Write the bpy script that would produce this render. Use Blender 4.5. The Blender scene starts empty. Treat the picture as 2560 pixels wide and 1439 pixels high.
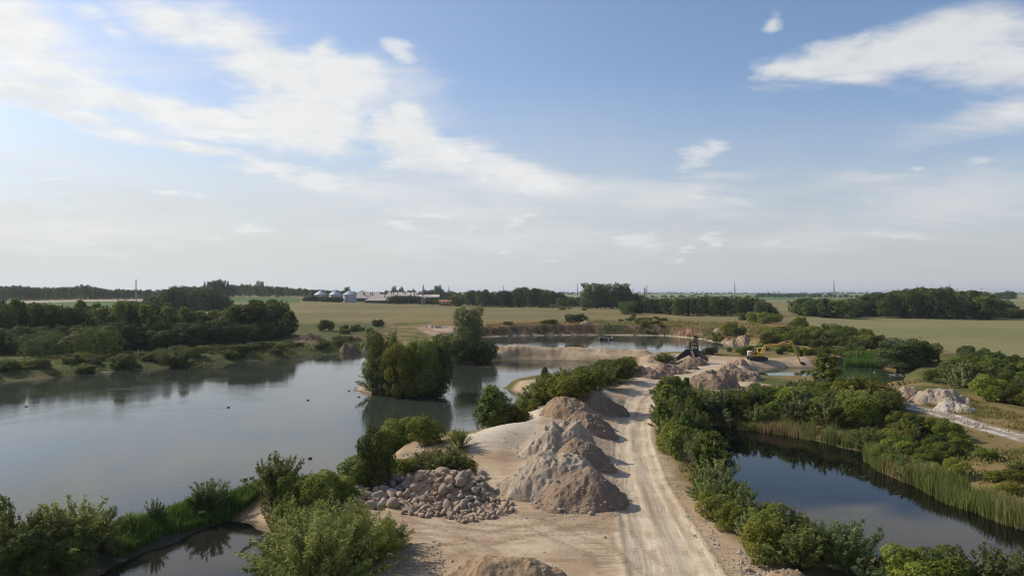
import bpy, math, random
import numpy as np
from mathutils import Vector, Matrix, Euler

# ------------------------------------------------------------------ camera
scene = bpy.context.scene
COL = scene.collection
F = 1707.0            # focal length in pixels of the 2560 px wide photograph
VH = 733.0            # row of the eye level
HC = 18.0             # the drone hovers 18 m above the pit road
PITCH = math.atan((VH - 719.5) / F)
cam_d = bpy.data.cameras.new("camera")
cam_d.sensor_width = 36.0
cam_d.lens = 36.0 * F / 2560.0
cam_d.clip_start = 0.5
cam_d.clip_end = 40000.0
cam = bpy.data.objects.new("camera", cam_d)
cam.location = (0, 0, HC)
cam.rotation_euler = (math.pi / 2 + PITCH, 0, 0)
COL.objects.link(cam)
scene.camera = cam
scene.render.engine = 'CYCLES'
scene.cycles.use_denoising = True
try:
    scene.cycles.denoising_prefilter = 'ACCURATE'
except Exception:
    pass
scene.cycles.pixel_filter_type = 'BLACKMAN_HARRIS'
scene.cycles.filter_width = 1.15
scene.cycles.max_bounces = 6
scene.cycles.diffuse_bounces = 2
scene.cycles.glossy_bounces = 3
scene.cycles.transmission_bounces = 3
scene.cycles.transparent_max_bounces = 4
scene.cycles.volume_bounces = 0
scene.cycles.caustics_reflective = False
scene.cycles.caustics_refractive = False
vs = scene.view_settings
vs.view_transform = 'Standard'
vs.look = 'None'
vs.exposure = 0.0
vs.gamma = 1.0

# ------------------------------------------------------------------ light
SUN_EL = math.radians(36)
SUN_AZ = math.radians(-66)     # measured from straight ahead (+Y), negative = left
sd = Vector((math.sin(SUN_AZ) * math.cos(SUN_EL), math.cos(SUN_AZ) * math.cos(SUN_EL), math.sin(SUN_EL)))
sun_d = bpy.data.lights.new("sun", 'SUN')
sun_d.energy = 4.3
sun_d.angle = math.radians(0.53)
sun_d.color = (1.0, 0.92, 0.80)
sun = bpy.data.objects.new("sun", sun_d)
sun.rotation_euler = sd.to_track_quat('Z', 'Y').to_euler()
sun.location = (-60, 40, 90)
COL.objects.link(sun)


R0 = math.radians


class X:
    """a node socket with arithmetic"""
    def __init__(s, nt, sock): s.nt, s.s = nt, sock
    def _m(s, op, a, b=None, c=None, clamp=False):
        n = s.nt.nodes.new('ShaderNodeMath'); n.operation = op; n.use_clamp = clamp
        for i, v in enumerate((a, b, c)):
            if v is None: continue
            if isinstance(v, X): s.nt.links.new(v.s, n.inputs[i])
            else: n.inputs[i].default_value = v
        return X(s.nt, n.outputs[0])
    def __add__(s, o): return s._m('ADD', s, o)
    __radd__ = __add__
    def __sub__(s, o): return s._m('SUBTRACT', s, o)
    def __rsub__(s, o): return s._m('SUBTRACT', o, s)
    def __mul__(s, o): return s._m('MULTIPLY', s, o)
    __rmul__ = __mul__
    def __truediv__(s, o): return s._m('DIVIDE', s, o)
    def max(s, o): return s._m('MAXIMUM', s, o)
    def min(s, o): return s._m('MINIMUM', s, o)
    def pow(s, o): return s._m('POWER', s, o)
    def abs(s): return s._m('ABSOLUTE', s)
    def clamp(s): return s._m('ADD', s, 0.0, clamp=True)
    def ramp(s, a, b):
        n = s.nt.nodes.new('ShaderNodeMapRange'); n.interpolation_type = 'SMOOTHSTEP'
        s.nt.links.new(s.s, n.inputs[0]); n.inputs[1].default_value = a; n.inputs[2].default_value = b
        return X(s.nt, n.outputs[0])


def mixcol(nt, fac, a, b, blend='MIX'):
    n = nt.nodes.new('ShaderNodeMix'); n.data_type = 'RGBA'; n.blend_type = blend
    for i, v in ((0, fac), (6, a), (7, b)):
        if isinstance(v, X): nt.links.new(v.s, n.inputs[i])
        elif hasattr(v, 'is_output'): nt.links.new(v, n.inputs[i])
        elif i == 0: n.inputs[i].default_value = v
        else: n.inputs[i].default_value = (*v[:3], 1)
    return n.outputs[2]


def noise_node(nt, vec, scale, detail=4, rough=0.55, dist=0.0, out='Fac'):
    n = nt.nodes.new('ShaderNodeTexNoise')
    n.inputs['Scale'].default_value = scale
    n.inputs['Detail'].default_value = detail
    n.inputs['Roughness'].default_value = rough
    n.inputs['Distortion'].default_value = dist
    if vec is not None: nt.links.new(vec, n.inputs['Vector'])
    return X(nt, n.outputs[out]) if out == 'Fac' else n.outputs[out]


def build_world():
    w = bpy.data.worlds.new("World"); scene.world = w; w.use_nodes = True
    nt = w.node_tree; N = nt.nodes; L = nt.links
    for n in list(N): N.remove(n)
    out = N.new('ShaderNodeOutputWorld'); bg = N.new('ShaderNodeBackground')
    L.new(bg.outputs[0], out.inputs[0])
    bg.inputs[1].default_value = 0.118
    sky = N.new('ShaderNodeTexSky'); sky.sky_type = 'NISHITA'
    sky.sun_disc = False; sky.sun_elevation = SUN_EL; sky.sun_rotation = SUN_AZ
    sky.altitude = 50; sky.air_density = 1.0; sky.dust_density = SKY['dust']; sky.ozone_density = SKY['ozone']
    tc = N.new('ShaderNodeTexCoord')
    sep = N.new('ShaderNodeSeparateXYZ'); L.new(tc.outputs['Generated'], sep.inputs[0])
    x, y, z = (X(nt, sep.outputs[i]) for i in range(3))
    yy = y.abs().max(0.08)
    a = x / yy; b = z / yy                      # azimuth / elevation slopes
    # perspective cloud-deck coordinates for the texture
    zz = z.max(0.0) + 0.16
    comb = N.new('ShaderNodeCombineXYZ')
    L.new((x / zz).s, comb.inputs[0]); L.new((y / zz).s, comb.inputs[1])
    deck = comb.outputs[0]
    f1 = noise_node(nt, deck, 2.6, 7, 0.6, 0.4)
    f2 = noise_node(nt, deck, 9.0, 5, 0.6, 0.2)
    wv = noise_node(nt, deck, 1.7, 4, 0.55, 0.0, 'Color')
    c2 = N.new('ShaderNodeCombineXYZ'); L.new(a.s, c2.inputs[0]); L.new(b.s, c2.inputs[1])
    sub = N.new('ShaderNodeVectorMath'); sub.operation = 'SUBTRACT'; L.new(wv, sub.inputs[0]); sub.inputs[1].default_value = (.5, .5, .5)
    sc = N.new('ShaderNodeVectorMath'); sc.operation = 'MULTIPLY'; L.new(sub.outputs[0], sc.inputs[0]); sc.inputs[1].default_value = (.16, .075, 0)
    ad = N.new('ShaderNodeVectorMath'); ad.operation = 'ADD'; L.new(c2.outputs[0], ad.inputs[0]); L.new(sc.outputs[0], ad.inputs[1])
    warped = ad.outputs[0]

    last = [None]     # each patch waits for the one before, or the shader runs out of registers

    def blobs(table, src0):
        tot = None
        for (cu, cv, ru, rv, ang, wgt) in table:
            m = N.new('ShaderNodeMapping'); m.vector_type = 'TEXTURE'
            m.inputs[1].default_value = ((cu - 1280) / F, (VH - cv) / F, 0)
            m.inputs[2].default_value = (0, 0, math.radians(-ang))
            m.inputs[3].default_value = (ru / F, rv / F, 1)
            src = src0
            if last[0] is not None:
                q0 = N.new('ShaderNodeVectorMath'); q0.operation = 'MULTIPLY_ADD'
                L.new(last[0].s, q0.inputs[0]); q0.inputs[1].default_value = (1e-7, 1e-7, 0); L.new(src0, q0.inputs[2]); src = q0.outputs[0]
            L.new(src, m.inputs[0])
            ln = N.new('ShaderNodeVectorMath'); ln.operation = 'LENGTH'; L.new(m.outputs[0], ln.inputs[0])
            q = X(nt, ln.outputs['Value'])
            e = q._m('MULTIPLY_ADD', q, -wgt, wgt)
            tot = e if tot is None else tot.max(e)
            last[0] = tot
        return tot
    # fibres drawn out along the wind
    ms = N.new('ShaderNodeMapping'); L.new(deck, ms.inputs[0]); ms.inputs['Rotation'].default_value = (0, 0, R0(28)); ms.inputs['Scale'].default_value = (1.0, 4.2, 1)
    f3 = noise_node(nt, ms.outputs[0], 2.3, 6, 0.65, 0.5)
    left = 1.0 - (a + 0.05).ramp(-0.75, 0.75)
    tex = (f1 - 0.5) * 1.35 + (f2 - 0.5) * 0.55 + (f3 - 0.5) * 0.8
    thick = (blobs(CLOUDS, warped) + tex).ramp(-0.12, 1.0)
    thin = (blobs(VEILS, warped) + (f1 - 0.5) * 1.0 + (f3 - 0.5) * 0.8).ramp(-0.1, 1.1)
    small = (blobs(PUFFS, warped) + (f2 - 0.5) * 1.9 + (f1 - 0.5) * 0.9).ramp(0.05, 0.95)
    # a milky layer of thin cloud, thicker towards the horizon and towards the sun
    milk = (1.0 - b.ramp(-0.02, SKY['milk_top'])) * SKY['milk'] + left * (1.0 - b.ramp(0.05, 0.6)) * 0.20 + left * 0.05 + 0.03
    milk = (milk + ((f1 - 0.5) * 0.4 + (f3 - 0.5) * 0.35) * milk.ramp(0.0, 0.5)).clamp()
    lit = ((f1 * 0.6 + f2 * 0.4).ramp(0.32, 0.66) * 0.75 + 0.25)
    grade = N.new('ShaderNodeMix'); grade.data_type = 'RGBA'; grade.blend_type = 'MULTIPLY'; grade.inputs[0].default_value = 1
    L.new(sky.outputs[0], grade.inputs[6]); grade.inputs[7].default_value = (*SKY['tint'], 1)
    c = mixcol(nt, milk, grade.outputs[2], mixcol(nt, left, SKY['milk_right'], SKY['milk_left']))
    cbright = mixcol(nt, left, SKY['cloud_right'], SKY['cloud_left'])
    cgrey = mixcol(nt, left, SKY['grey_right'], SKY['grey_left'])
    c = mixcol(nt, thin * 0.78, c, mixcol(nt, 0.5, cgrey, cbright))
    c = mixcol(nt, thick * 0.96, c, mixcol(nt, lit, cgrey, cbright))
    c = mixcol(nt, small * 0.8, c, mixcol(nt, 0.7, cgrey, cbright))
    L.new(c, bg.inputs[0])
    w.cycles.sampling_method = 'MANUAL'
    w.cycles.sample_map_resolution = 512


SKY = dict(dust=1.2, ozone=2.0, tint=(1.10, 1.14, 1.22), milk_top=0.34, milk=0.92, milk_left=(6.0, 6.1, 6.05), milk_right=(4.7, 4.8, 4.95),
           cloud_left=(8.1, 8.1, 8.0), cloud_right=(6.5, 6.6, 6.7), grey_left=(6.3, 6.5, 6.65), grey_right=(4.9, 5.1, 5.4))
# (u, v, half-width, half-height, tilt down to the right in degrees, weight), in pixels of the photograph, turned into directions
CLOUDS = [
    (10, 60, 230, 120, 20, 1.5), (110, 160, 330, 75, 18, 1.3), (60, 215, 420, 75, 10, 1.5), (330, 255, 380, 60, 14, 1.4), (150, 285, 300, 36, 16, 1.2),
    (560, 290, 330, 60, 12, 1.4), (720, 330, 250, 50, 14, 1.3), (430, 45, 190, 60, 18, 1.3), (600, 90, 230, 70, 20, 1.3), (700, 170, 220, 100, 15, 1.5), (830, 190, 150, 90, 0, 1.5),
    (770, 270, 220, 90, 0, 1.5), (800, 110, 60, 50, -20, 1.0), (990, 335, 130, 80, 10, 1.5), (1030, 290, 60, 50, -15, 1.2), (1090, 395, 230, 60, 10, 1.4), (1260, 440, 220, 50, 8, 1.2),
    (500, 375, 170, 26, 8, 1.2), (640, 405, 170, 22, 10, 1.0), (230, 20, 120, 26, 5, .7), (290, 60, 60, 24, 20, .7),
    (2250, 140, 360, 70, -6, 1.5), (2080, 160, 200, 50, -3, 1.3), (2400, 80, 280, 90, -12, 1.4), (2500, 160, 240, 70, -8, 1.2), (2140, 195, 150, 32, 8, 1.1), (2480, 260, 150, 40, -10, .75),
    (-300, 150, 400, 180, 10, 1.4), (2850, 60, 400, 150, -10, 1.3),
]
VEILS = [
    (150, 580, 700, 60, 2, .8), (1350, 470, 460, 75, 6, 1.3), (1650, 500, 420, 65, 2, 1.0), (1150, 520, 500, 55, 2, .8), (2400, 500, 460, 110, -6, 1.05), (2250, 440, 300, 30, -4, .7),
    (950, 480, 420, 60, 4, 0.8), (2430, 290, 300, 60, -12, 0.85), (1010, 230, 200, 120, 30, 0.75), (250, 120, 420, 90, 12, 0.6), (330, 330, 240, 40, 10, .7), (1780, 440, 150, 20, -4, .7), (620, 60, 300, 70, 18, .4),
    (150, 400, 420, 40, 12, .45), (1250, 600, 800, 50, 0, .7), (2100, 590, 500, 50, 0, .7),
]
PUFFS = [
    (840, 190, 120, 85, 0, 1.4), (740, 190, 110, 70, 0, 1.3), (790, 300, 170, 75, 0, 1.3), (800, 115, 45, 40, -30, 1.1), (1000, 345, 120, 70, 5, 1.4), (1035, 285, 50, 40, -10, 1.2), (1010, 410, 120, 35, 0, 1.1),
    (1960, 160, 80, 36, -20, 1.1), (2160, 110, 120, 50, -10, 1.1), (2400, 90, 160, 70, -10, 1.1),
    (970, 108, 66, 38, 30, 1.0), (780, 445, 140, 40, 2, 1.3), (1745, 385, 105, 42, -12, 1.2), (1790, 360, 45, 34, -20, 1.0), (1940, 42, 36, 36, 0, 1.0),
    (2320, 412, 40, 14, 0, 0.8), (650, 578, 72, 16, 0, 1.0), (1580, 600, 85, 24, -4, 1.1), (1782, 602, 38, 26, 0, 1.1),
    (525, 606, 40, 14, 0, 0.8), (1000, 572, 70, 16, 0, 0.7), (1690, 628, 55, 16, 0, 0.9), (2250, 600, 90, 18, -3, 0.75),
    (1290, 628, 50, 14, 0, 0.8), (1390, 648, 55, 14, 0, 0.7), (1080, 535, 80, 18, 0, 0.7), (2480, 400, 60, 16, 0, 0.7), (1310, 560, 60, 18, -20, .7),
    (1950, 596, 40, 18, 0, 0.7), (1220, 560, 60, 18, 0, 0.7), (150, 452, 80, 10, 4, 0.9), (450, 492, 90, 8, 4, .8), (1830, 500, 60, 20, 0, .6), (1740, 496, 40, 18, 0, .6),
]
build_world()

# ------------------------------------------------------------------ helpers
R = math.radians
rng = np.random.default_rng(7)


def hash2(ix, iy, seed):
    ix = ix.astype(np.int64); iy = iy.astype(np.int64)
    h = (ix * 374761393 + iy * 668265263 + seed * 974711) & 0x7fffffff
    h = ((h ^ (h >> 13)) * 1274126177) & 0x7fffffff
    h = (h ^ (h >> 16)) & 0xffff
    return h / 65535.0


def vnoise(x, y, seed=0):
    ix = np.floor(x); iy = np.floor(y)
    fx = x - ix; fy = y - iy
    fx = fx * fx * (3 - 2 * fx); fy = fy * fy * (3 - 2 * fy)
    a = hash2(ix, iy, seed); b = hash2(ix + 1, iy, seed); c = hash2(ix, iy + 1, seed); d = hash2(ix + 1, iy + 1, seed)
    return (a * (1 - fx) + b * fx) * (1 - fy) + (c * (1 - fx) + d * fx) * fy


def fbm(x, y, scale, octv=4, seed=0, gain=0.5):
    """-1..1"""
    x = np.asarray(x, float) / scale; y = np.asarray(y, float) / scale
    t = 0; amp = 1; tot = 0
    for o in range(octv):
        c, s = math.cos(o * 1.1), math.sin(o * 1.1)
        t = t + amp * (vnoise(x * c - y * s + o * 17.3, x * s + y * c - o * 9.1, seed + o) * 2 - 1); tot += amp
        amp *= gain; x = x * 2.03; y = y * 2.03
    return t / tot


def smooth(a, b, x):
    t = np.clip((np.asarray(x, float) - a) / (b - a), 0, 1)
    return t * t * (3 - 2 * t)


CP, SP = math.cos(PITCH), math.sin(PITCH)


def ray(u, v):
    dx = (u - 1280.0) / F; up = -(v - 719.5) / F
    return np.array([dx, CP - up * SP, SP + up * CP])


def at_z(u, v, z):
    d = ray(u, v); t = (z - HC) / d[2]
    return np.array([d[0] * t, d[1] * t])


def at_y(u, v, y):
    d = ray(u, v); t = y / d[1]
    return np.array([d[0] * t, y, HC + d[2] * t])


def project(x, y, z):
    yy = np.maximum(y * CP + (z - HC) * SP, 1e-3)
    up = -y * SP + (z - HC) * CP
    return 1280 + F * x / yy, 719.5 - F * up / yy


def poly_sd(pts, x, y):
    """signed distance, negative inside"""
    pts = np.asarray(pts, float)
    d = np.full(x.shape, 1e18); inside = np.zeros(x.shape, bool)
    n = len(pts)
    for i in range(n):
        ax, ay = pts[i]; bx, by = pts[(i + 1) % n]
        ex, ey = bx - ax, by - ay
        t = np.clip(((x - ax) * ex + (y - ay) * ey) / (ex * ex + ey * ey + 1e-12), 0, 1)
        d = np.minimum(d, (x - ax - t * ex) ** 2 + (y - ay - t * ey) ** 2)
        if ay != by:
            cond = ((ay > y) != (by > y)) & (x < ex * (y - ay) / (by - ay) + ax)
            inside ^= cond
    d = np.sqrt(d)
    return np.where(inside, -d, d)


def line_sd(pts, x, y):
    """distance to polyline, signed side, run length"""
    pts = np.asarray(pts, float)
    best = np.full(x.shape, 1e18); side = np.zeros(x.shape); run = np.zeros(x.shape); L0 = 0
    for i in range(len(pts) - 1):
        ax, ay = pts[i]; bx, by = pts[i + 1]
        ex, ey = bx - ax, by - ay; l = math.hypot(ex, ey)
        t = np.clip(((x - ax) * ex + (y - ay) * ey) / (l * l), 0, 1)
        dd = (x - ax - t * ex) ** 2 + (y - ay - t * ey) ** 2
        m = dd < best
        best = np.where(m, dd, best)
        side = np.where(m, np.sign(ex * (y - ay) - ey * (x - ax)), side)
        run = np.where(m, L0 + t * l, run); L0 += l
    return np.sqrt(best) * side, run


ZW = -1.5     # water level
W = lambda pts, z=ZW: np.array([at_z(u, v, z) for u, v in pts])
LAKE = W([(-700, 1010), (0, 955), (100, 948), (250, 931), (400, 922), (500, 912), (600, 905), (700, 897), (800, 888), (900, 881), (935, 877), (1000, 883),
          (1090, 886), (1125, 896), (1140, 906), (1180, 909), (1230, 902), (1300, 899), (1400, 900), (1450, 902), (1540, 907), (1590, 911), (1600, 918),
          (1575, 935), (1480, 945), (1400, 948), (1340, 952), (1290, 960), (1256, 969), (1290, 982), (1345, 988), (1320, 1004), (1300, 1030), (1280, 1062), (1200, 1074),
          (1210, 1084), (1275, 1086), (1292, 1098), (1262, 1106), (1185, 1104), (1120, 1104), (1040, 1108), (1000, 1128), (950, 1165), (890, 1195),
          (760, 1215), (640, 1238), (560, 1256), (470, 1275), (390, 1296), (290, 1332), (180, 1362), (0, 1385), (-700, 1480), (-1500, 1300)])
BACK = W([(1135, 853), (1200, 843), (1300, 839), (1500, 837), (1663, 839), (1743, 847), (1779, 854), (1853, 863), (1893, 869), (1850, 877), (1811, 882),
          (1764, 889), (1700, 892), (1640, 893.5), (1560, 893.5), (1450, 891), (1300, 890.5), (1200, 890.5), (1140, 880)])
POND = W([(1772, 1062), (1830, 1066), (1900, 1078), (2000, 1092), (2100, 1118), (2185, 1133), (2200, 1182), (2300, 1219), (2400, 1262), (2480, 1292), (2560, 1325),
          (2900, 1430), (3300, 1700), (2700, 1520), (2450, 1432), (2200, 1395), (2050, 1350), (1940, 1305), (1850, 1250), (1795, 1180), (1765, 1110)])
DIG = W([(1893, 932), (1905, 921), (1960, 919), (2040, 918), (2110, 911), (2200, 920), (2262, 930), (2258, 958), (2200, 968), (2060, 956), (1990, 953), (1920, 951)])
INLET = W([(150, 1520), (270, 1420), (330, 1392), (420, 1358), (500, 1325), (570, 1303), (625, 1308), (660, 1326), (700, 1342), (720, 1375), (700, 1439), (660, 1560), (300, 1700)])
ISLE = W([(880, 974), (905, 966), (960, 955), (1060, 952), (1115, 962), (1128, 976), (1105, 986), (1010, 988), (920, 983)])
WATERS = [LAKE, BACK, POND, DIG, INLET]

ROAD_L = [(1590, 1700), (1565, 1439), (1545, 1300), (1530, 1200), (1532, 1100), (1542, 1050), (1562, 1000), (1600, 962), (1650, 938), (1712, 919), (1745, 908)]
ROAD_R = [(1990, 1700), (1812, 1439), (1720, 1300), (1662, 1200), (1625, 1100), (1626, 1050), (1642, 1000), (1690, 965), (1735, 944), (1800, 925), (1850, 910)]
road_l = W(ROAD_L, 0); road_r = W(ROAD_R, 0)
ROADC = (road_l + road_r) / 2
ROADW = np.hypot(*(road_l - road_r).T)

UST = np.array([-300, 0, 250, 500, 750, 1000, 1300, 1600, 1900, 2200, 2560, 2900], float)
DST = np.array([0, 210, 330, 450, 600, 720, 1000, 2000, 4000, 8000, 16000], float)
ZT = np.array([
    [0] * 12,
    [.5, .5, .5, .5, .6, .6, .6, .5, .2, .2, .2, .2],
    [1, 1, 1, 2, 2, 2.5, 3.2, 3.2, 2.2, 1, .6, .6],
    [1, 1.5, 3, 5, 5.5, 5, 4.2, 3.2, 2, .8, .5, .5],
    [3.5, 4.5, 6, 8, 8.5, 7, 5, 3.5, 2, 2.5, 3, 3],
    [7, 8.5, 10.5, 12.5, 10.5, 7.5, 4.6, 3.5, 3.5, 4, 4, 4],
    [13, 13, 13, 14, 13, 9, 6, 5, 6, 7, 7, 7],
    [15, 15, 15, 16, 14, 10, 9, 8, 9, 9, 9, 9],
    [18, 18, 18, 18, 17, 15, 15, 14, 14, 14, 14, 14],
    [23] * 12,
    [26] * 12], float)


def base_h(x, y):
    u = np.clip(1280 + F * x / np.maximum(y, 1.0), UST[0], UST[-1] - 1e-6)
    d = np.clip(y, 0, DST[-1] - 1e-3)
    iu = np.clip(np.searchsorted(UST, u, side='right') - 1, 0, len(UST) - 2)
    idd = np.clip(np.searchsorted(DST, d, side='right') - 1, 0, len(DST) - 2)
    tu = (u - UST[iu]) / (UST[iu + 1] - UST[iu]); td = (d - DST[idd]) / (DST[idd + 1] - DST[idd])
    tu = tu * tu * (3 - 2 * tu)
    a = ZT[idd, iu] * (1 - tu) + ZT[idd, iu + 1] * tu
    b = ZT[idd + 1, iu] * (1 - tu) + ZT[idd + 1, iu + 1] * tu
    return a * (1 - td) + b * td


def shore(x, y):
    """signed distance to the water's edge, positive on land"""
    s = np.full(x.shape, 1e9)
    near = (np.abs(y) < 480) & (np.abs(x) < 600)
    xs, ys = x[near], y[near]
    q = np.full(xs.shape, 1e9)
    for p in WATERS:
        q = np.minimum(q, poly_sd(p, xs, ys))
    q = np.maximum(q, -poly_sd(ISLE, xs, ys))
    q = q + fbm(xs, ys, 6, 3, 11) * 0.55 + fbm(xs, ys, 1.6, 2, 12) * 0.18
    s[near] = q
    return s


SPIT = W([(1150, 897), (1230, 894.5), (1300, 894.5), (1400, 895), (1480, 897), (1560, 900), (1600, 902)], ZW)
APRON = W([(1230, 1120), (1330, 1075), (1420, 1035), (1470, 1010)], 0)


RIDGE = W([(1420, 1225), (1405, 1165), (1425, 1105), (1425, 1060), (1462, 1015), (1480, 992)], 0)


def height(x, y):
    x = np.asarray(x, float); y = np.asarray(y, float)
    h = base_h(x, y)
    s = shore(x, y)
    r = np.hypot(x, y)
    h = h + np.where(r < 900, fbm(x, y, 14, 3, 3) * 0.22 + fbm(x, y, 2.4, 3, 5) * 0.07, 0)
    h = h + smooth(900, 2500, y) * fbm(x, y, 900, 3, 8) * 3.0
    near = (y > 5) & (y < 470) & (np.abs(x) < 480)
    xs, ys, hs, ss = x[near], y[near], h[near], s[near]
    # pale apron of dumped sand left of the road
    d, run = line_sd(APRON, xs, ys)
    hs = hs + 1.5 * np.exp(-(d / 4.6) ** 2)
    d, run = line_sd(RIDGE, xs, ys)
    hs = hs + (1.35 + .45 * fbm(run, run * 0, 6, 2, 71)) * np.exp(-(np.abs(d) / 3.3) ** 2.6) * (1 + .25 * fbm(xs, ys, 2.2, 4, 72)) + np.exp(-(d / 4.5) ** 4) * fbm(xs, ys, .7, 3, 73) * .10
    # sand spit between the two lakes
    d, run = line_sd(SPIT, xs, ys)
    hump = 1.0 + 0.8 * fbm(run, run * 0 + 3, 9, 3, 21)
    sp = (1.2 + .35 * (1 - np.abs(fbm(xs, ys, 2.2, 4, 22)) * 3)) * hump * np.exp(-(d / 3.1) ** 4)
    hs = hs + np.where(np.abs(d) < 9, sp, 0)
    # road: worn flat with ruts
    d, run = line_sd(ROADC, xs, ys)
    cum = np.concatenate([[0], np.cumsum(np.hypot(*np.diff(ROADC, axis=0).T))])
    wd = np.interp(run, cum, ROADW)
    q = d / wd
    on = 1 - smooth(0.42, 0.62, np.abs(q))
    rut = np.exp(-((np.abs(q) - 0.20) / 0.09) ** 2) * 0.09 + np.exp(-((np.abs(q) - 0.5) / 0.05) ** 2) * -0.10
    hs = hs * (1 - on * 0.75) - rut * smooth(0, 8, 200 - ys) + on * fbm(xs, ys, 0.9, 2, 31) * 0.03
    # banks
    wid = 3.2 + 1.6 * fbm(xs, ys, 11, 2, 15)
    wid = np.where(ys > 270, 5.2 + 2.2 * fbm(xs, ys, 10, 3, 16), wid)
    u = 1280 + F * xs / np.maximum(ys, 1)
    wid = np.where((u < 900) & (ys > 120), 7.0 + 2.5 * fbm(xs, ys, 12, 2, 15), wid)
    wid = np.where((u > 1850) & (ys < 140), 9.0 + 3 * fbm(xs, ys, 12, 2, 15), wid)
    ledge = np.where(ys > 270, 1.2, 0.35)
    t = smooth(0, 1, np.clip((ss - ledge) / wid, 0, 1))
    beach = ZW + np.clip(ss, 0, ledge + 1) * 0.22
    land = beach * (1 - t) + np.maximum(hs, beach) * t
    # torn cliff of the far bank
    cl = smooth(270, 290, ys) * (1 - smooth(380, 400, ys)) * t * (1 - t) * 4
    land = land + cl * (fbm(xs, ys, 5, 4, 44) * 0.9)
    bed = ZW + np.maximum(ss * 0.3, -2.2)
    h[near] = np.where(ss > 0, land, bed)
    return h


POLAR = None


def look(x, y, which=2):
    """height (2) or shore distance (3) read off the finished ground sheet"""
    r, th, *_ = POLAR; g = POLAR[which]
    x = np.atleast_1d(np.asarray(x, float)); y = np.atleast_1d(np.asarray(y, float))
    rr = np.clip(np.hypot(x, y), r[0], r[-1] - 1e-3); tt = np.clip(np.arctan2(x, y), th[0], th[-1] - 1e-6)
    i = np.clip(np.searchsorted(r, rr, side='right') - 1, 0, len(r) - 2); j = np.clip(np.searchsorted(th, tt, side='right') - 1, 0, len(th) - 2)
    a = (rr - r[i]) / (r[i + 1] - r[i]); b = (tt - th[j]) / (th[j + 1] - th[j])
    return (g[i, j] * (1 - b) + g[i, j + 1] * b) * (1 - a) + (g[i + 1, j] * (1 - b) + g[i + 1, j + 1] * b) * a


def ground(u, v):
    """point of the ground seen at a pixel of the photograph"""
    d = ray(u, v); z = 0.0
    for _ in range(14):
        t = (z - HC) / min(d[2], -1e-4)
        x, y = d[0] * t, d[1] * t
        z2 = max(hz(x, y), ZW)
        z = z * 0.4 + z2 * 0.6
    t = (z - HC) / min(d[2], -1e-4)
    x, y = d[0] * t, d[1] * t
    return np.array([x, y, max(hz(x, y), ZW)])


def hz(x, y):
    return float(look(float(x), float(y))[0])


def mk_mesh(name, V, Fc, mats=(), smooth_=False, fattr=None, vcol=None, midx=None):
    V = np.asarray(V, np.float32); Fc = np.asarray(Fc, np.int32)
    me = bpy.data.meshes.new(name)
    k = Fc.shape[1]; n = len(Fc)
    me.vertices.add(len(V)); me.vertices.foreach_set('co', V.ravel())
    me.loops.add(n * k); me.loops.foreach_set('vertex_index', Fc.ravel())
    me.polygons.add(n); me.polygons.foreach_set('loop_start', np.arange(0, n * k, k, dtype=np.int32))
    me.polygons.foreach_set('loop_total', np.full(n, k, np.int32))
    if midx is not None: me.polygons.foreach_set('material_index', np.asarray(midx, np.int32))
    me.polygons.foreach_set('use_smooth', np.full(n, smooth_, bool))
    me.update(calc_edges=True); me.validate()
    for m in mats: me.materials.append(m)
    if vcol is not None:
        at = me.color_attributes.new('cover', 'FLOAT_COLOR', 'POINT')
        c = np.ones((len(V), 4), np.float32); c[:, :3] = vcol
        at.data.foreach_set('color', c.ravel())
    if fattr is not None:
        at = me.attributes.new('tone', 'FLOAT', 'FACE'); at.data.foreach_set('value', np.asarray(fattr, np.float32))
    return me


def obj(name, me, parent=None, loc=(0, 0, 0)):
    o = bpy.data.objects.new(name, me); COL.objects.link(o); o.location = loc
    if parent is not None: o.parent = parent
    return o


def tag(o, label, cat, group=None, kind=None):
    o['label'] = label; o['category'] = cat
    if group: o['group'] = group
    if kind: o['kind'] = kind
    return o


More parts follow.
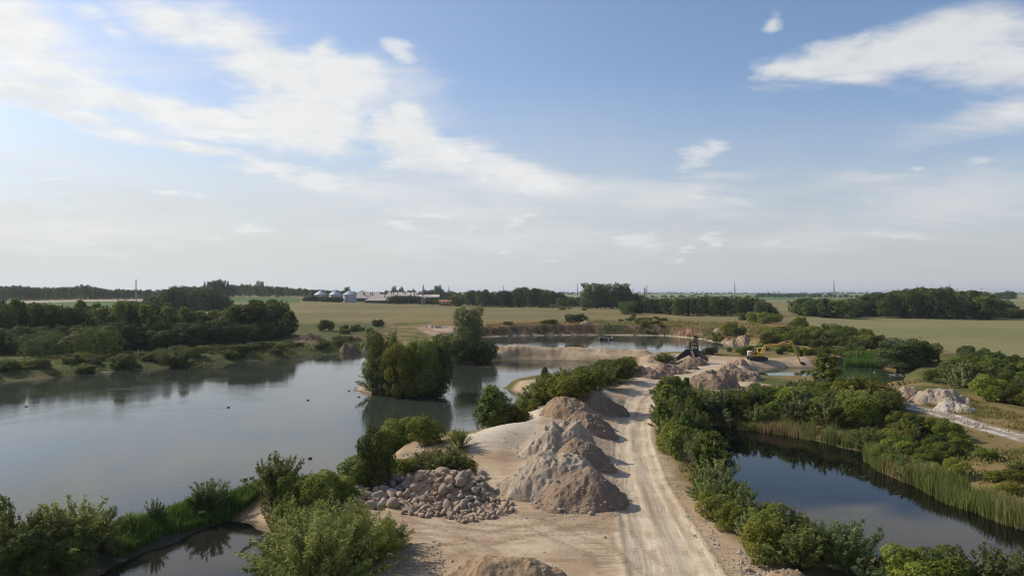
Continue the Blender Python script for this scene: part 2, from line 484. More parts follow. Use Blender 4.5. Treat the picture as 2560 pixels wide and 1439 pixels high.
class MB:
    """collects boxes, bars, tubes and plates into one mesh"""
    def __init__(s): s.v = []; s.f = []
    def add(s, vs, fs):
        b = len(s.v); s.v += [tuple(map(float, p)) for p in vs]; s.f += [tuple(i + b for i in f) for f in fs]; return s
    def box(s, x0, x1, y0, y1, z0, z1):
        return s.add([(x0, y0, z0), (x1, y0, z0), (x1, y1, z0), (x0, y1, z0), (x0, y0, z1), (x1, y0, z1), (x1, y1, z1), (x0, y1, z1)],
                     [(3, 2, 1, 0), (4, 5, 6, 7), (0, 1, 5, 4), (1, 2, 6, 5), (2, 3, 7, 6), (3, 0, 4, 7)])
    def tube(s, a, b, r0, r1=None, n=8):
        r1 = r0 if r1 is None else r1
        a = Vector(a); b = Vector(b); d = (b - a).normalized()
        e = d.orthogonal().normalized(); g = d.cross(e)
        vs = []
        for p, r in ((a, r0), (b, r1)):
            for k in range(n):
                t = 2 * math.pi * k / n; vs.append(p + e * math.cos(t) * r + g * math.sin(t) * r)
        fs = [(k, (k + 1) % n, n + (k + 1) % n, n + k) for k in range(n)] + [tuple(range(n - 1, -1, -1)), tuple(range(n, 2 * n))]
        return s.add(vs, fs)
    def bar(s, a, b, w, h):
        a = Vector(a); b = Vector(b); d = (b - a).normalized()
        e = d.cross(Vector((0, 0, 1)))
        e = e.normalized() if e.length > 1e-3 else Vector((1, 0, 0))
        g = e.cross(d)
        vs = [p + e * (w / 2 * i) + g * (h / 2 * j) for p in (a, b) for i, j in ((-1, -1), (1, -1), (1, 1), (-1, 1))]
        return s.add(vs, [(3, 2, 1, 0), (4, 5, 6, 7), (0, 1, 5, 4), (1, 2, 6, 5), (2, 3, 7, 6), (3, 0, 4, 7)])
    def prism(s, prof, y0, y1):
        """profile in x,z extruded along y"""
        n = len(prof)
        vs = [(p[0], y0, p[1]) for p in prof] + [(p[0], y1, p[1]) for p in prof]
        fs = [(k, (k + 1) % n, n + (k + 1) % n, n + k) for k in range(n)] + [tuple(range(n - 1, -1, -1)), tuple(range(n, 2 * n))]
        return s.add(vs, fs)
    def plate(s, quad, th):
        q = [Vector(p) for p in quad]; nrm = (q[1] - q[0]).cross(q[2] - q[0]).normalized() * th
        n = len(q); vs = q + [p + nrm for p in q]
        return s.add(vs, [tuple(range(n - 1, -1, -1)), tuple(range(n, 2 * n))] + [(k, (k + 1) % n, n + (k + 1) % n, n + k) for k in range(n)])
    def lathe(s, prof, n=24, c=(0, 0)):
        b = len(s.v)
        vs = [(c[0] + r * math.cos(2 * math.pi * k / n), c[1] + r * math.sin(2 * math.pi * k / n), z) for r, z in prof for k in range(n)]
        fs = [(i * n + k, i * n + (k + 1) % n, (i + 1) * n + (k + 1) % n, (i + 1) * n + k) for i in range(len(prof) - 1) for k in range(n)]
        return s.add(vs, fs)
    def build(s, name, m, parent=None, loc=(0, 0, 0), bevel=0.0, sm=False):
        me = bpy.data.meshes.new(name); me.from_pydata(s.v, [], s.f); me.update()
        import bmesh
        bm = bmesh.new(); bm.from_mesh(me); bmesh.ops.recalc_face_normals(bm, faces=bm.faces)
        if bevel:
            bmesh.ops.bevel(bm, geom=list(bm.edges), offset=bevel, segments=1, affect='EDGES')
        bm.to_mesh(me); bm.free()
        if sm: me.polygons.foreach_set('use_smooth', [True] * len(me.polygons))
        me.materials.append(m)
        return obj(name, me, parent, loc)


def thing(name, label, cat, loc, rz=0.0, group=None):
    o = obj(name, None, None, loc); o.rotation_euler = (0, 0, rz); o.empty_display_size = 0.5
    return tag(o, label, cat, group)


# ------------------------------------------------------------------ materials
def new_mat(name):
    m = bpy.data.materials.new(name); m.use_nodes = True
    nt = m.node_tree; bs = nt.nodes['Principled BSDF']
    return m, nt, bs


def paint(name, col, rough=0.5, metal=0.0, wear=0.25, scale=3.0, dirt=(0.16, 0.12, 0.08)):
    m, nt, bs = new_mat(name)
    tc = nt.nodes.new('ShaderNodeTexCoord')
    n = noise_node(nt, tc.outputs['Object'], scale, 6, 0.65)
    c = mixcol(nt, n.ramp(0.48, 0.75) * wear * 2, col, dirt)
    nt.links.new(c, bs.inputs['Base Color'])
    bs.inputs['Roughness'].default_value = rough; bs.inputs['Metallic'].default_value = metal
    b = nt.nodes.new('ShaderNodeBump'); b.inputs['Strength'].default_value = 0.15; b.inputs['Distance'].default_value = 0.02
    nt.links.new(n.s, b.inputs['Height']); nt.links.new(b.outputs[0], bs.inputs['Normal'])
    return m


def leaf_mat(name, col, col2, trans=0.3, rough=0.7):
    """leaf colour varies from leaf to leaf and from plant to plant"""
    m, nt, bs = new_mat(name)
    at = nt.nodes.new('ShaderNodeAttribute'); at.attribute_name = 'tone'
    oi = nt.nodes.new('ShaderNodeObjectInfo')
    c = mixcol(nt, X(nt, at.outputs['Fac']), col, col2)
    hs = nt.nodes.new('ShaderNodeHueSaturation')
    rnd = X(nt, oi.outputs['Random'])
    nt.links.new((rnd * 0.05 + 0.475).s, hs.inputs['Hue'])
    r2 = rnd * 7.31
    fr = r2._m('FRACT', r2)
    nt.links.new((fr * 0.8 + 0.6).s, hs.inputs['Value'])
    hs.inputs['Saturation'].default_value = 0.95
    nt.links.new(c, hs.inputs['Color'])
    nt.links.new(hs.outputs[0], bs.inputs['Base Color'])
    bs.inputs['Roughness'].default_value = rough
    bs.inputs['Specular IOR Level'].default_value = 0.10
    tr = nt.nodes.new('ShaderNodeBsdfTranslucent'); nt.links.new(hs.outputs[0], tr.inputs['Color'])
    mx = nt.nodes.new('ShaderNodeMixShader'); mx.inputs[0].default_value = trans
    out = nt.nodes['Material Output']
    nt.links.new(bs.outputs[0], mx.inputs[1]); nt.links.new(tr.outputs[0], mx.inputs[2]); nt.links.new(mx.outputs[0], out.inputs[0])
    return m


def earth_mat(name, col, col2, stone, stone_amt=0.5, sscale=5.0, bump=0.6):
    """loose sand and gravel: colour drifts, stones of two sizes"""
    m, nt, bs = new_mat(name)
    tc = nt.nodes.new('ShaderNodeTexCoord'); P = tc.outputs['Object']
    n1 = noise_node(nt, P, 0.55, 6, 0.6, 0.5); n2 = noise_node(nt, P, 6.0, 6, 0.7)
    c = mixcol(nt, n1.ramp(0.35, 0.65), col, col2)
    v = nt.nodes.new('ShaderNodeTexVoronoi'); v.inputs['Scale'].default_value = sscale; nt.links.new(P, v.inputs['Vector'])
    v2 = nt.nodes.new('ShaderNodeTexVoronoi'); v2.inputs['Scale'].default_value = sscale * 2.6; nt.links.new(P, v2.inputs['Vector'])
    d1 = X(nt, v.outputs['Distance']); d2 = X(nt, v2.outputs['Distance'])
    sepc = nt.nodes.new('ShaderNodeSeparateColor'); nt.links.new(v.outputs['Color'], sepc.inputs[0])
    pick = X(nt, sepc.outputs[0]).ramp(1 - stone_amt, 1 - stone_amt + 0.15)
    st = (1.0 - d1.ramp(0.25, 0.45)) * pick
    sc = mixcol(nt, X(nt, sepc.outputs[1]), stone, tuple(k * 0.55 for k in stone))
    c = mixcol(nt, st * 0.8, c, sc)
    c = mixcol(nt, n2.ramp(0.3, 0.8) * 0.45, c, tuple(k * 0.55 for k in col2))
    nt.links.new(c, bs.inputs['Base Color'])
    bs.inputs['Roughness'].default_value = 0.95; bs.inputs['Specular IOR Level'].default_value = 0.15
    hgt = st * 0.6 + n2 * 0.5 + (1.0 - d2) * 0.3 * stone_amt
    b = nt.nodes.new('ShaderNodeBump'); b.inputs['Strength'].default_value = bump; b.inputs['Distance'].default_value = 0.12
    nt.links.new(hgt.s, b.inputs['Height']); nt.links.new(b.outputs[0], bs.inputs['Normal'])
    return m


def ground_mat():
    m, nt, bs = new_mat('ground_cover')
    at = nt.nodes.new('ShaderNodeAttribute'); at.attribute_name = 'cover'
    tc = nt.nodes.new('ShaderNodeTexCoord'); P = tc.outputs['Object']
    n1 = noise_node(nt, P, 0.35, 6, 0.62, 0.3); n2 = noise_node(nt, P, 3.0, 6, 0.7, 0.2)
    hs = nt.nodes.new('ShaderNodeHueSaturation'); nt.links.new(at.outputs['Color'], hs.inputs['Color'])
    nt.links.new((n1 * 0.5 + n2 * 0.55 + 0.47).s, hs.inputs['Value'])
    nt.links.new((n1 * 0.03 + 0.485).s, hs.inputs['Hue'])
    # wheel lines that follow the road, with the tread of the last lorries
    ar = nt.nodes.new('ShaderNodeAttribute'); ar.attribute_name = 'roadline'
    sp = nt.nodes.new('ShaderNodeSeparateXYZ'); nt.links.new(ar.outputs['Vector'], sp.inputs[0])
    rd, rn, rm = (X(nt, sp.outputs[i]) for i in range(3))
    cw = nt.nodes.new('ShaderNodeCombineXYZ'); nt.links.new((rn * .09).s, cw.inputs[1])
    lat = rd + (noise_node(nt, cw.outputs[0], 1.0, 3) - .5) * 2.0
    cv = nt.nodes.new('ShaderNodeCombineXYZ'); nt.links.new((lat * 2.6).s, cv.inputs[0]); nt.links.new((rn * .11).s, cv.inputs[1])
    streak = noise_node(nt, cv.outputs[0], 1.0, 8, .68)
    tread = None
    for c0, per in ((-1.35, .42), (1.05, .36), (2.35, .50), (-2.5, .46)):
        dd = (lat - c0).abs(); band = 1.0 - dd.ramp(.20, .26)
        ph = (rn / per + dd * 1.6)._m('FRACT', rn / per + dd * 1.6)
        k = band * (.35 + .65 * ph.ramp(.35, .5) * (1.0 - ph.ramp(.85, 1.0)))
        tread = k if tread is None else tread.max(k)
    fade = noise_node(nt, cw.outputs[0], 2.7, 3).ramp(.42, .6)
    tread = tread * rm * fade
    dk = (1.0 - streak.ramp(.28, .62)) * rm
    # churned yard: long curved scrapes
    asd = nt.nodes.new('ShaderNodeAttribute'); asd.attribute_name = 'sandy'; sandy = X(nt, asd.outputs['Fac'])
    ym = nt.nodes.new('ShaderNodeMapping'); nt.links.new(P, ym.inputs[0]); ym.inputs['Rotation'].default_value = (0, 0, R(-18)); ym.inputs['Scale'].default_value = (.13, 1.15, 1)
    scr = noise_node(nt, ym.outputs[0], 1.3, 8, .7, 1.6)
    dk2 = (1.0 - scr.ramp(.36, .52)) * sandy * (1.0 - rm) * n1.ramp(.35, .6)
    peb = nt.nodes.new('ShaderNodeTexVoronoi'); peb.inputs['Scale'].default_value = 3.2; nt.links.new(P, peb.inputs['Vector'])
    sg = nt.nodes.new('ShaderNodeSeparateColor'); nt.links.new(peb.outputs['Color'], sg.inputs[0])
    st = (1.0 - X(nt, peb.outputs['Distance']).ramp(.12, .25)) * X(nt, sg.outputs[0]).ramp(.72, .8) * sandy * (1.0 - rm * .8)
    cc = mixcol(nt, (dk * .20 * (n2.ramp(.3, .6) * .7 + .3) + tread * .42 + dk2 * .5).clamp(), hs.outputs[0], (.20, .135, .08))
    cc = mixcol(nt, st * .6, cc, mixcol(nt, X(nt, sg.outputs[1]), (.50, .43, .34), (.22, .16, .11)))
    nt.links.new(cc, bs.inputs['Base Color'])
    bs.inputs['Roughness'].default_value = 0.95; bs.inputs['Specular IOR Level'].default_value = 0.1
    b = nt.nodes.new('ShaderNodeBump'); b.inputs['Strength'].default_value = 0.6; b.inputs['Distance'].default_value = 0.12
    n3 = noise_node(nt, P, 1.6, 8, 0.72, 0.8)
    nt.links.new((n3 * (1.0 - rm * .75) + n2 * 0.4 - tread * .35 - dk * .3 - dk2 * .5 + st * .4).s, b.inputs['Height']); nt.links.new(b.outputs[0], bs.inputs['Normal'])
    return m


def water_mat(name, deep, rough=0.06, ripple=0.12, rscale=1.0, spec=.5):
    m, nt, bs = new_mat(name)
    tc = nt.nodes.new('ShaderNodeTexCoord')
    mp = nt.nodes.new('ShaderNodeMapping'); nt.links.new(tc.outputs['Object'], mp.inputs[0])
    mp.inputs['Rotation'].default_value = (0, 0, R(12)); mp.inputs['Scale'].default_value = (0.55, 1.0, 1)
    n1 = noise_node(nt, mp.outputs[0], 1.5 * rscale, 4, 0.6, 0.3); n2 = noise_node(nt, tc.outputs['Object'], 0.06, 3, 0.5, 0.6)
    bs.inputs['Base Color'].default_value = (*deep, 1)
    bs.inputs['IOR'].default_value = 1.333; bs.inputs['Specular IOR Level'].default_value = spec
    bs.inputs['Roughness'].default_value = rough
    gust = n2.ramp(0.35, 0.7) * 0.8 + 0.2
    nt.links.new((gust * rough * 1.3 + rough * .3).s, bs.inputs['Roughness'])
    b = nt.nodes.new('ShaderNodeBump'); b.inputs['Distance'].default_value = 0.05
    nt.links.new((gust * ripple).s, b.inputs['Strength'])
    nt.links.new(n1.s, b.inputs['Height']); nt.links.new(b.outputs[0], bs.inputs['Normal'])
    return m


M = dict(
    ground=ground_mat(),
    lake=water_mat('lake_water', (0.038, 0.044, 0.032), 0.05, 0.45),
    pond=water_mat('pond_water', (0.003, 0.004, 0.004), 0.03, 0.05, spec=.38),
    dig=water_mat('dig_water', (0.035, 0.055, 0.025), 0.04, 0.06),
    inlet=water_mat('inlet_water', (0.020, 0.018, 0.014), 0.03, 0.12, 1.6),
    sandpile=earth_mat('sand_and_gravel', (0.40, 0.29, 0.19), (0.30, 0.21, 0.135), (0.42, 0.36, 0.30), 0.35),
    gravelpile=earth_mat('dark_gravel', (0.29, 0.20, 0.13), (0.22, 0.155, 0.105), (0.36, 0.30, 0.25), 0.55, 4.5, 0.8),
    palepile=earth_mat('pale_gravel', (0.42, 0.34, 0.25), (0.33, 0.25, 0.17), (0.52, 0.47, 0.40), 0.45, 4.0, 0.8),
    smoothpile=earth_mat('fine_sand', (0.36, 0.25, 0.15), (0.29, 0.195, 0.115), (0.3, 0.22, 0.14), 0.12, 7.0, 0.5),
    whitepile=earth_mat('chalky_gravel', (0.52, 0.46, 0.38), (0.36, 0.28, 0.20), (0.62, 0.58, 0.52), 0.5, 4.0, 0.8),
    earth=earth_mat('brown_earth', (0.22, 0.145, 0.09), (0.16, 0.105, 0.065), (0.3, 0.22, 0.16), 0.3, 5.0, 0.9),
    willow=leaf_mat('willow_leaf', (0.150, 0.182, 0.031), (0.267, 0.267, 0.078), 0.34),
    dense=leaf_mat('shrub_leaf', (0.128, 0.155, 0.015), (0.235, 0.245, 0.036), 0.36),
    grey=leaf_mat('grey_willow_leaf', (0.131, 0.165, 0.047), (0.248, 0.268, 0.110), 0.3),
    dark=leaf_mat('dark_tree_leaf', (0.062, 0.086, 0.014), (0.135, 0.160, 0.034), 0.28),
    birch=leaf_mat('birch_leaf', (0.124, 0.163, 0.023), (0.221, 0.240, 0.052), 0.34),
    needle=leaf_mat('conifer_needle', (0.014, 0.024, 0.011), (0.028, 0.040, 0.016), 0.05),
    reed=leaf_mat('reed_blade', (0.121, 0.177, 0.036), (0.455, 0.342, 0.152), 0.3),
    grass=leaf_mat('grass_blade', (0.085, 0.150, 0.016), (0.15, 0.21, 0.035), 0.34),
    weed=leaf_mat('weed_leaf', (0.099, 0.132, 0.022), (0.286, 0.209, 0.072), 0.25),
    dry=leaf_mat('dry_stalk', (0.20, 0.145, 0.06), (0.30, 0.22, 0.10), 0.2),
    bark=paint('bark', (0.075, 0.058, 0.042), 0.9, 0, 0.3, 2.0, (0.03, 0.025, 0.02)),
    palebark=paint('pale_bark', (0.24, 0.21, 0.17), 0.9, 0, 0.3, 6.0, (0.06, 0.05, 0.04)),
    twig=paint('bare_twig', (0.16, 0.12, 0.10), 0.9, 0, 0.2, 4.0),
)

# ------------------------------------------------------------------ the ground sheet
def build_ground():
    th = np.concatenate([np.linspace(-180, -45, 40, endpoint=False), np.arange(-45, 45.001, 0.115), np.linspace(45, 180, 41)[1:]])
    th = R(1) * th
    r = [3.0]
    while r[-1] < 40: r.append(r[-1] * 1.10)
    r[-1] = 40.0
    while r[-1] < 235: r.append(r[-1] * 1.0036)
    while r[-1] < 460: r.append(r[-1] * 1.0048)
    while r[-1] < 1300: r.append(r[-1] * 1.012)
    while r[-1] < 15000: r.append(r[-1] * 1.06)
    r = np.array(r)
    RR, TT = np.meshgrid(r, th, indexing='ij')
    x = (RR * np.sin(TT)).ravel(); y = (RR * np.cos(TT)).ravel()
    z = height(x, y)
    nr, ntt = len(r), len(th)
    i = np.arange((nr - 1) * (ntt - 1)); a = i // (ntt - 1) * ntt + i % (ntt - 1)
    Q = np.stack([a, a + 1, a + ntt + 1, a + ntt], 1)[:, ::-1]
    s = shore(x, y)
    u, v = project(x, y, z)
    v = np.where(y > 1, v, 5000); u = np.where(y > 1, u, 1280)
    n1 = fbm(x, y, 16, 4, 51); n2 = fbm(x, y, 4.5, 4, 52); n3 = fbm(x, y, 60, 3, 53); n4 = fbm(x, y, 1.3, 3, 54)
    C = lambda c: np.array(c, float)[None, :]
    mixv = lambda A, B, t: A * (1 - t[:, None]) + B * t[:, None]
    one = np.zeros(len(x))[:, None]
    grass_dry = C((.215, .150, .062)) + one; grass_grn = C((.085, .092, .026)) + one
    col = mixv(grass_grn, grass_dry, smooth(-0.45, 0.25, n1 + n2 * 0.7))
    # right bank is drier, left bank greener with bare brown earth
    col = mixv(col, grass_dry, (smooth(2150, 2300, u) * (1 - smooth(80, 140, y)) * smooth(-0.45, 0.1, n1 + n2 * .7)))
    lb0 = (u < 960) * (y > 110) * (y < 345)
    col = mixv(col, mixv(C((.075, .088, .022)) + one, C((.125, .110, .038)) + one, smooth(0, .6, n1 + n2 * .6)), lb0 * 1.0)
    # fields --------------------------------------------------------------
    wheat = mixv(C((.200, .158, .064)) + one, C((.155, .135, .052)) + one, smooth(-0.3, 0.3, n3 + n1 * 0.5))
    wheat = mixv(wheat, C((.25, .195, .095)) + one, smooth(0.15, 0.5, fbm(x * 0.25, y, 30, 3, 77)) * 0.55)
    # tramlines of the sprayer
    th_ = x * 0.80 + y * 0.60
    tram = np.exp(-((np.mod(th_, 24.0) - 12.0) / 0.8) ** 2) * (y < 700)
    rt = x * 0.985 + y * 0.17
    tram_r = np.exp(-((np.mod(rt + 0.0008 * y * y, 24.0) - 12.0) / 0.9) ** 2)
    wheat = mixv(wheat, C((.10, .10, .04)) + one, tram * 0.30)
    fm = smooth(345, 372, y + n1 * 6) * (y < 1000) * (1 - (u < 372) * smooth(380, 400, y))
    fm = fm * (u < 1990)
    wr = mixv(C((.205, .185, .080)) + one, C((.175, .168, .066)) + one, smooth(-0.3, 0.3, n3 + n1 * 0.4))
    wr = mixv(wr, C((.13, .14, .05)) + one, tram_r * 0.35)
    # right wheat field: beyond the hedge line
    hedge = np.interp(u, [1990, 2080, 2230, 2330, 2450, 2560, 2900], [812, 822, 858, 868, 900, 925, 1010])
    fr = smooth(0, 3, hedge - v) * (u > 1900) * smooth(1985, 2010, u) * (y < 1500)
    col = mixv(col, wheat, fm); col = mixv(col, wr, np.clip(fr, 0, 1))
    green = C((.070, .125, .028)) + one
    gl = (smooth(400, 420, y) * (1 - smooth(690, 700, y)) * (1 - smooth(372, 380, u)))
    gl2 = smooth(640, 660, y) * (y < 900) * (u > 480) * (u < 752)
    col = mixv(col, green, np.clip(gl, 0, 1)); col = mixv(col, green, np.clip(gl2, 0, 1))
    # pale stubble strip / lane behind the green field
    lane = smooth(698, 704, y) * (1 - smooth(760, 775, y)) * (u < 420)
    col = mixv(col, C((.36, .30, .22)) + one, lane)
    # patchwork of far fields
    far = smooth(990, 1040, y)
    cell = hash2(np.floor((x + 0.35 * y) / 420), np.floor((y - 0.2 * x) / 520), 5)
    pal = np.array([(.20, .21, .085), (.12, .16, .05), (.24, .22, .11), (.09, .14, .04), (.22, .20, .09)])
    fc = pal[(cell * 4.99).astype(int)]
    col = mixv(col, fc, far)
    # back-lake bank: torn red-brown earth, dry orange grass above -------------
    bank = smooth(255, 275, y) * (1 - smooth(352, 366, y + n1 * 6)) * (u > 1080) * (u < 2000)
    face = bank * smooth(0.8, 1.6, s) * (1 - smooth(6, 9.5, s + n2 * 3))
    top = bank * smooth(6, 9, s + n2 * 3)
    orange = mixv(C((.235, .130, .045)) + one, C((.15, .125, .045)) + one, smooth(-0.2, 0.4, n1 + n2 * 0.5))
    col = mixv(col, orange, top)
    redb = mixv(C((.115, .064, .036)) + one, C((.27, .175, .11)) + one, smooth(0.05, 0.5, n2 + n4 * 0.6))
    redb = mixv(redb, C((.055, .06, .022)) + one, smooth(0.0, 0.35, n1 - n4 * 0.3))
    col = mixv(col, redb, face)
    # left bank mud strip and path
    lb = (u < 960) * (y > 125) * (y < 330)
    mud = lb * smooth(14, 20, s + n1 * 5) * (1 - smooth(30, 44, s + n1 * 8))
    col = mixv(col, C((.135, .085, .055)) + one, mud * smooth(250, 420, u) * smooth(-.3, .2, n2 + .2))
    pl = np.array([at_z(-200, 925, .5), at_z(0, 912, .5), at_z(120, 903, .5), at_z(215, 890, .5)])
    dl, _ = line_sd(pl, x, y)
    col = mixv(col, C((.34, .28, .20)) + one, 1 - smooth(0.6, 1.6, np.abs(dl)))
    dirt = W([(1045, 829), (1120, 825), (1190, 833), (1185, 847), (1120, 851), (1065, 842)], 0.4)
    col = mixv(col, mixv(C((.40, .30, .20)) + one, C((.27, .17, .11)) + one, smooth(-.2, .3, n2)), 1 - smooth(-2, 2, poly_sd(dirt, x, y) + n2 * 2))
    tip = W([(870, 976), (905, 962), (960, 955), (1128, 962), (1128, 990), (920, 990)], ZW)
    col = mixv(col, C((.40, .29, .19)) + one, 1 - smooth(-.6, .6, poly_sd(tip, x, y)))
    # bare sand of the pit -------------------------------------------------
    sand = mixv(C((.41, .295, .18)) + one, C((.52, .40, .265)) + one, smooth(-0.3, 0.4, n2 + n4 * 0.4))
    sand = mixv(sand, C((.27, .185, .115)) + one, smooth(0.1, 0.55, n1 * 0.6 + fbm(x, y * 3, 6, 4, 61)) * 0.7)
    polys = [W(p, 0) for p in (
        [(940, 1600), (905, 1300), (860, 1265), (1010, 1190), (1100, 1140), (1190, 1120), (1290, 1098), (1290, 1060), (1360, 1020), (1420, 985), (1500, 962), (1580, 945),
         (1575, 915), (1600, 893), (1690, 886), (1790, 890), (1905, 898), (2010, 893), (2050, 908), (2030, 921), (1900, 922), (1890, 955), (1930, 965), (1880, 985), (1720, 968),
         (1655, 1000), (1640, 1100), (1700, 1200), (1770, 1300), (1870, 1400), (1960, 1410), (2010, 1600)],
        [(560, 1300), (600, 1250), (690, 1240), (760, 1290), (720, 1360), (640, 1310)],
        [(1000, 1125), (1060, 1108), (1190, 1104), (1180, 1125), (1080, 1140), (1020, 1160)],
        [(1250, 972), (1290, 955), (1400, 946), (1410, 962), (1330, 985), (1300, 985)])]
    sm = np.full(len(x), 1e9)
    nearm = (y > 10) & (y < 300)
    q = np.full(nearm.sum(), 1e9)
    for p in polys: q = np.minimum(q, poly_sd(p, x[nearm], y[nearm]))
    sm[nearm] = q
    sandm = 1 - smooth(-1.0, 1.0, sm + n2 * 1.6)
    col = mixv(col, sand, sandm)
    spd, _ = line_sd(SPIT, x, y)
    col = mixv(col, sand * 0.80, 1 - smooth(5, 8, np.abs(spd)))
    apd, _ = line_sd(APRON, x, y)
    col = mixv(col, C((.54, .46, .35)) + one, np.exp(-(apd / 4.2) ** 4) * smooth(-.5, .2, n2 + .3))
    rd, _ = line_sd(RIDGE, x, y)
    col = mixv(col, mixv(C((.44, .35, .25)) + one, C((.30, .215, .14)) + one, smooth(-.2, .35, n2 * .6 + n4 * .7)), np.exp(-(rd / 4.2) ** 4))
    d, run = line_sd(ROADC, x, y)
    cum = np.concatenate([[0], np.cumsum(np.hypot(*np.diff(ROADC, axis=0).T))])
    wd = np.interp(run, cum, ROADW); qd = d / wd
    on = (1 - smooth(0.44, 0.56, np.abs(qd + n2 * 0.05))) * (y > 5) * (y < 215)
    roadc = mixv(C((.555, .45, .315)) + one, C((.49, .39, .265)) + one, smooth(-.3, .3, n4))
    roadc = mixv(roadc, C((.27, .195, .12)) + one, np.exp(-((qd + 0.02 + n1 * .03) / 0.055) ** 2) * smooth(-.35, .25, fbm(run, qd * 6, 7, 3, 63)) * 0.8)
    roadc = mixv(roadc, C((.30, .22, .14)) + one, (np.exp(-((np.abs(qd) - .335) / .03) ** 2)) * smooth(-.2, .3, fbm(run, qd * 9, 12, 3, 64)) * 0.6)
    col = mixv(col, roadc, on)
    # tyre marks across the yard
    for (pa, seed) in (([(1010, 1320), (1250, 1345), (1480, 1300), (1560, 1240)], 1), ([(1050, 1400), (1300, 1330), (1540, 1330), (1640, 1420)], 2), ([(1140, 1300), (1330, 1310), (1500, 1380), (1560, 1500)], 3), ([(960, 1300), (1080, 1330), (1220, 1400)], 4)):
        dd, rr = line_sd(W(pa, 0), x, y)
        for off in (-1.0, 1.0):
            k = np.exp(-((dd + off + fbm(rr, rr * 0, 5, 2, seed) * .5) / 0.28) ** 2) * (0.4 + 0.6 * (np.mod(rr, 0.5) < 0.28)) * sandm
            col = mixv(col, C((.23, .16, .10)) + one, k * 0.55)
    # gravel track on the right bank
    gt = W([(2195, 985), (2260, 1012), (2350, 1030), (2450, 1062), (2560, 1092), (2800, 1160)], 0.2)
    dg, rg = line_sd(gt, x, y)
    white = mixv(C((.55, .50, .44)) + one, C((.30, .25, .19)) + one, smooth(-.1, .35, n4 + n2 * .4))
    stripes = np.maximum(np.exp(-((np.abs(dg) - 1.15) / 0.65) ** 2), 0.35 * (np.abs(dg) < 2))
    col = mixv(col, white, np.clip(stripes * 1.1, 0, 1) * (y > 20))
    # shoreline: damp margin and pale stony rim
    rim = smooth(-0.5, 0.1, s) * (1 - smooth(1.0, 1.5, s))
    col = mixv(col, C((.42, .34, .25)) + one, rim * ((y > 245) & (u > 1150)) * smooth(-.4, .1, n4 + .2))
    col = mixv(col, C((.14, .10, .065)) + one, rim * (y < 245) * 0.7 * (1 - smooth(0.3, 1.0, s)))
    col = mixv(col, C((.05, .045, .028)) + one, smooth(0.2, -0.4, s) * 1.0)
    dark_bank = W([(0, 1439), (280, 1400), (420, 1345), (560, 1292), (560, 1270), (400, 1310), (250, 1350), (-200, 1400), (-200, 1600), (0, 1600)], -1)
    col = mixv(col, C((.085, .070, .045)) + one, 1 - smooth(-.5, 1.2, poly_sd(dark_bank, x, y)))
    global POLAR
    POLAR = (r, th, z.reshape(nr, ntt), s.reshape(nr, ntt))
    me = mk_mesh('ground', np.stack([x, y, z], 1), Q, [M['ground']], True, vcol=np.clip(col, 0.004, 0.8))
    at2 = me.attributes.new('roadline', 'FLOAT_VECTOR', 'POINT')
    at2.data.foreach_set('vector', np.stack([d / wd * 6.5, run, on * (1 - smooth(120, 190, y))], 1).astype(np.float32).ravel())
    at3 = me.attributes.new('sandy', 'FLOAT', 'POINT'); at3.data.foreach_set('value', (sandm * (y < 220)).astype(np.float32))
    o = obj('ground', me)
    tag(o, 'sandy pit floor, grassy banks and open fields up to the horizon', 'ground', kind='structure')
    # small disc under the camera
    return o


build_ground()


def water(name, poly, m, label, grow=2.2):
    pts = np.asarray(poly, float); c = pts.mean(0)
    n = len(pts); out = []
    area = 0.5 * sum(pts[i][0] * pts[(i + 1) % n][1] - pts[(i + 1) % n][0] * pts[i][1] for i in range(n))
    sg = 1 if area > 0 else -1
    for i in range(n):
        a, b, d = pts[i - 1], pts[i], pts[(i + 1) % n]
        t1 = (b - a) / (np.linalg.norm(b - a) + 1e-9); t2 = (d - b) / (np.linalg.norm(d - b) + 1e-9)
        nn = np.array([t1[1] + t2[1], -t1[0] - t2[0]]) * sg
        nn = nn / (np.linalg.norm(nn) + 1e-9)
        out.append(b + nn * grow)
    me = bpy.data.meshes.new(name)
    me.from_pydata([(p[0], p[1], ZW) for p in out], [], [tuple(range(n))])
    me.update()
    import bmesh
    bm = bmesh.new(); bm.from_mesh(me); bmesh.ops.triangulate(bm, faces=bm.faces)
    bmesh.ops.recalc_face_normals(bm, faces=bm.faces)
    if bm.faces and sum(f.normal.z * f.calc_area() for f in bm.faces) < 0: bmesh.ops.reverse_faces(bm, faces=bm.faces)
    bm.to_mesh(me); bm.free()
    me.materials.append(m)
    return tag(obj(name, me), label, 'water', kind='structure')


water('lake_water', LAKE, M['lake'], 'wide grey-blue lake with the wooded islet in it', 1.6)
water('lake_water', BACK, M['lake'], 'far lake behind the sand spit, below the torn bank', 1.6)
water('pond_water', POND, M['pond'], 'dark still pond ringed by reeds and willow bushes', 1.6)
water('pond_water', DIG, M['dig'], 'small green digging pond below the yellow excavator', 1.6)
water('pond_water', INLET, M['inlet'], 'shallow brown inlet beside the big willow bush', 1.4)

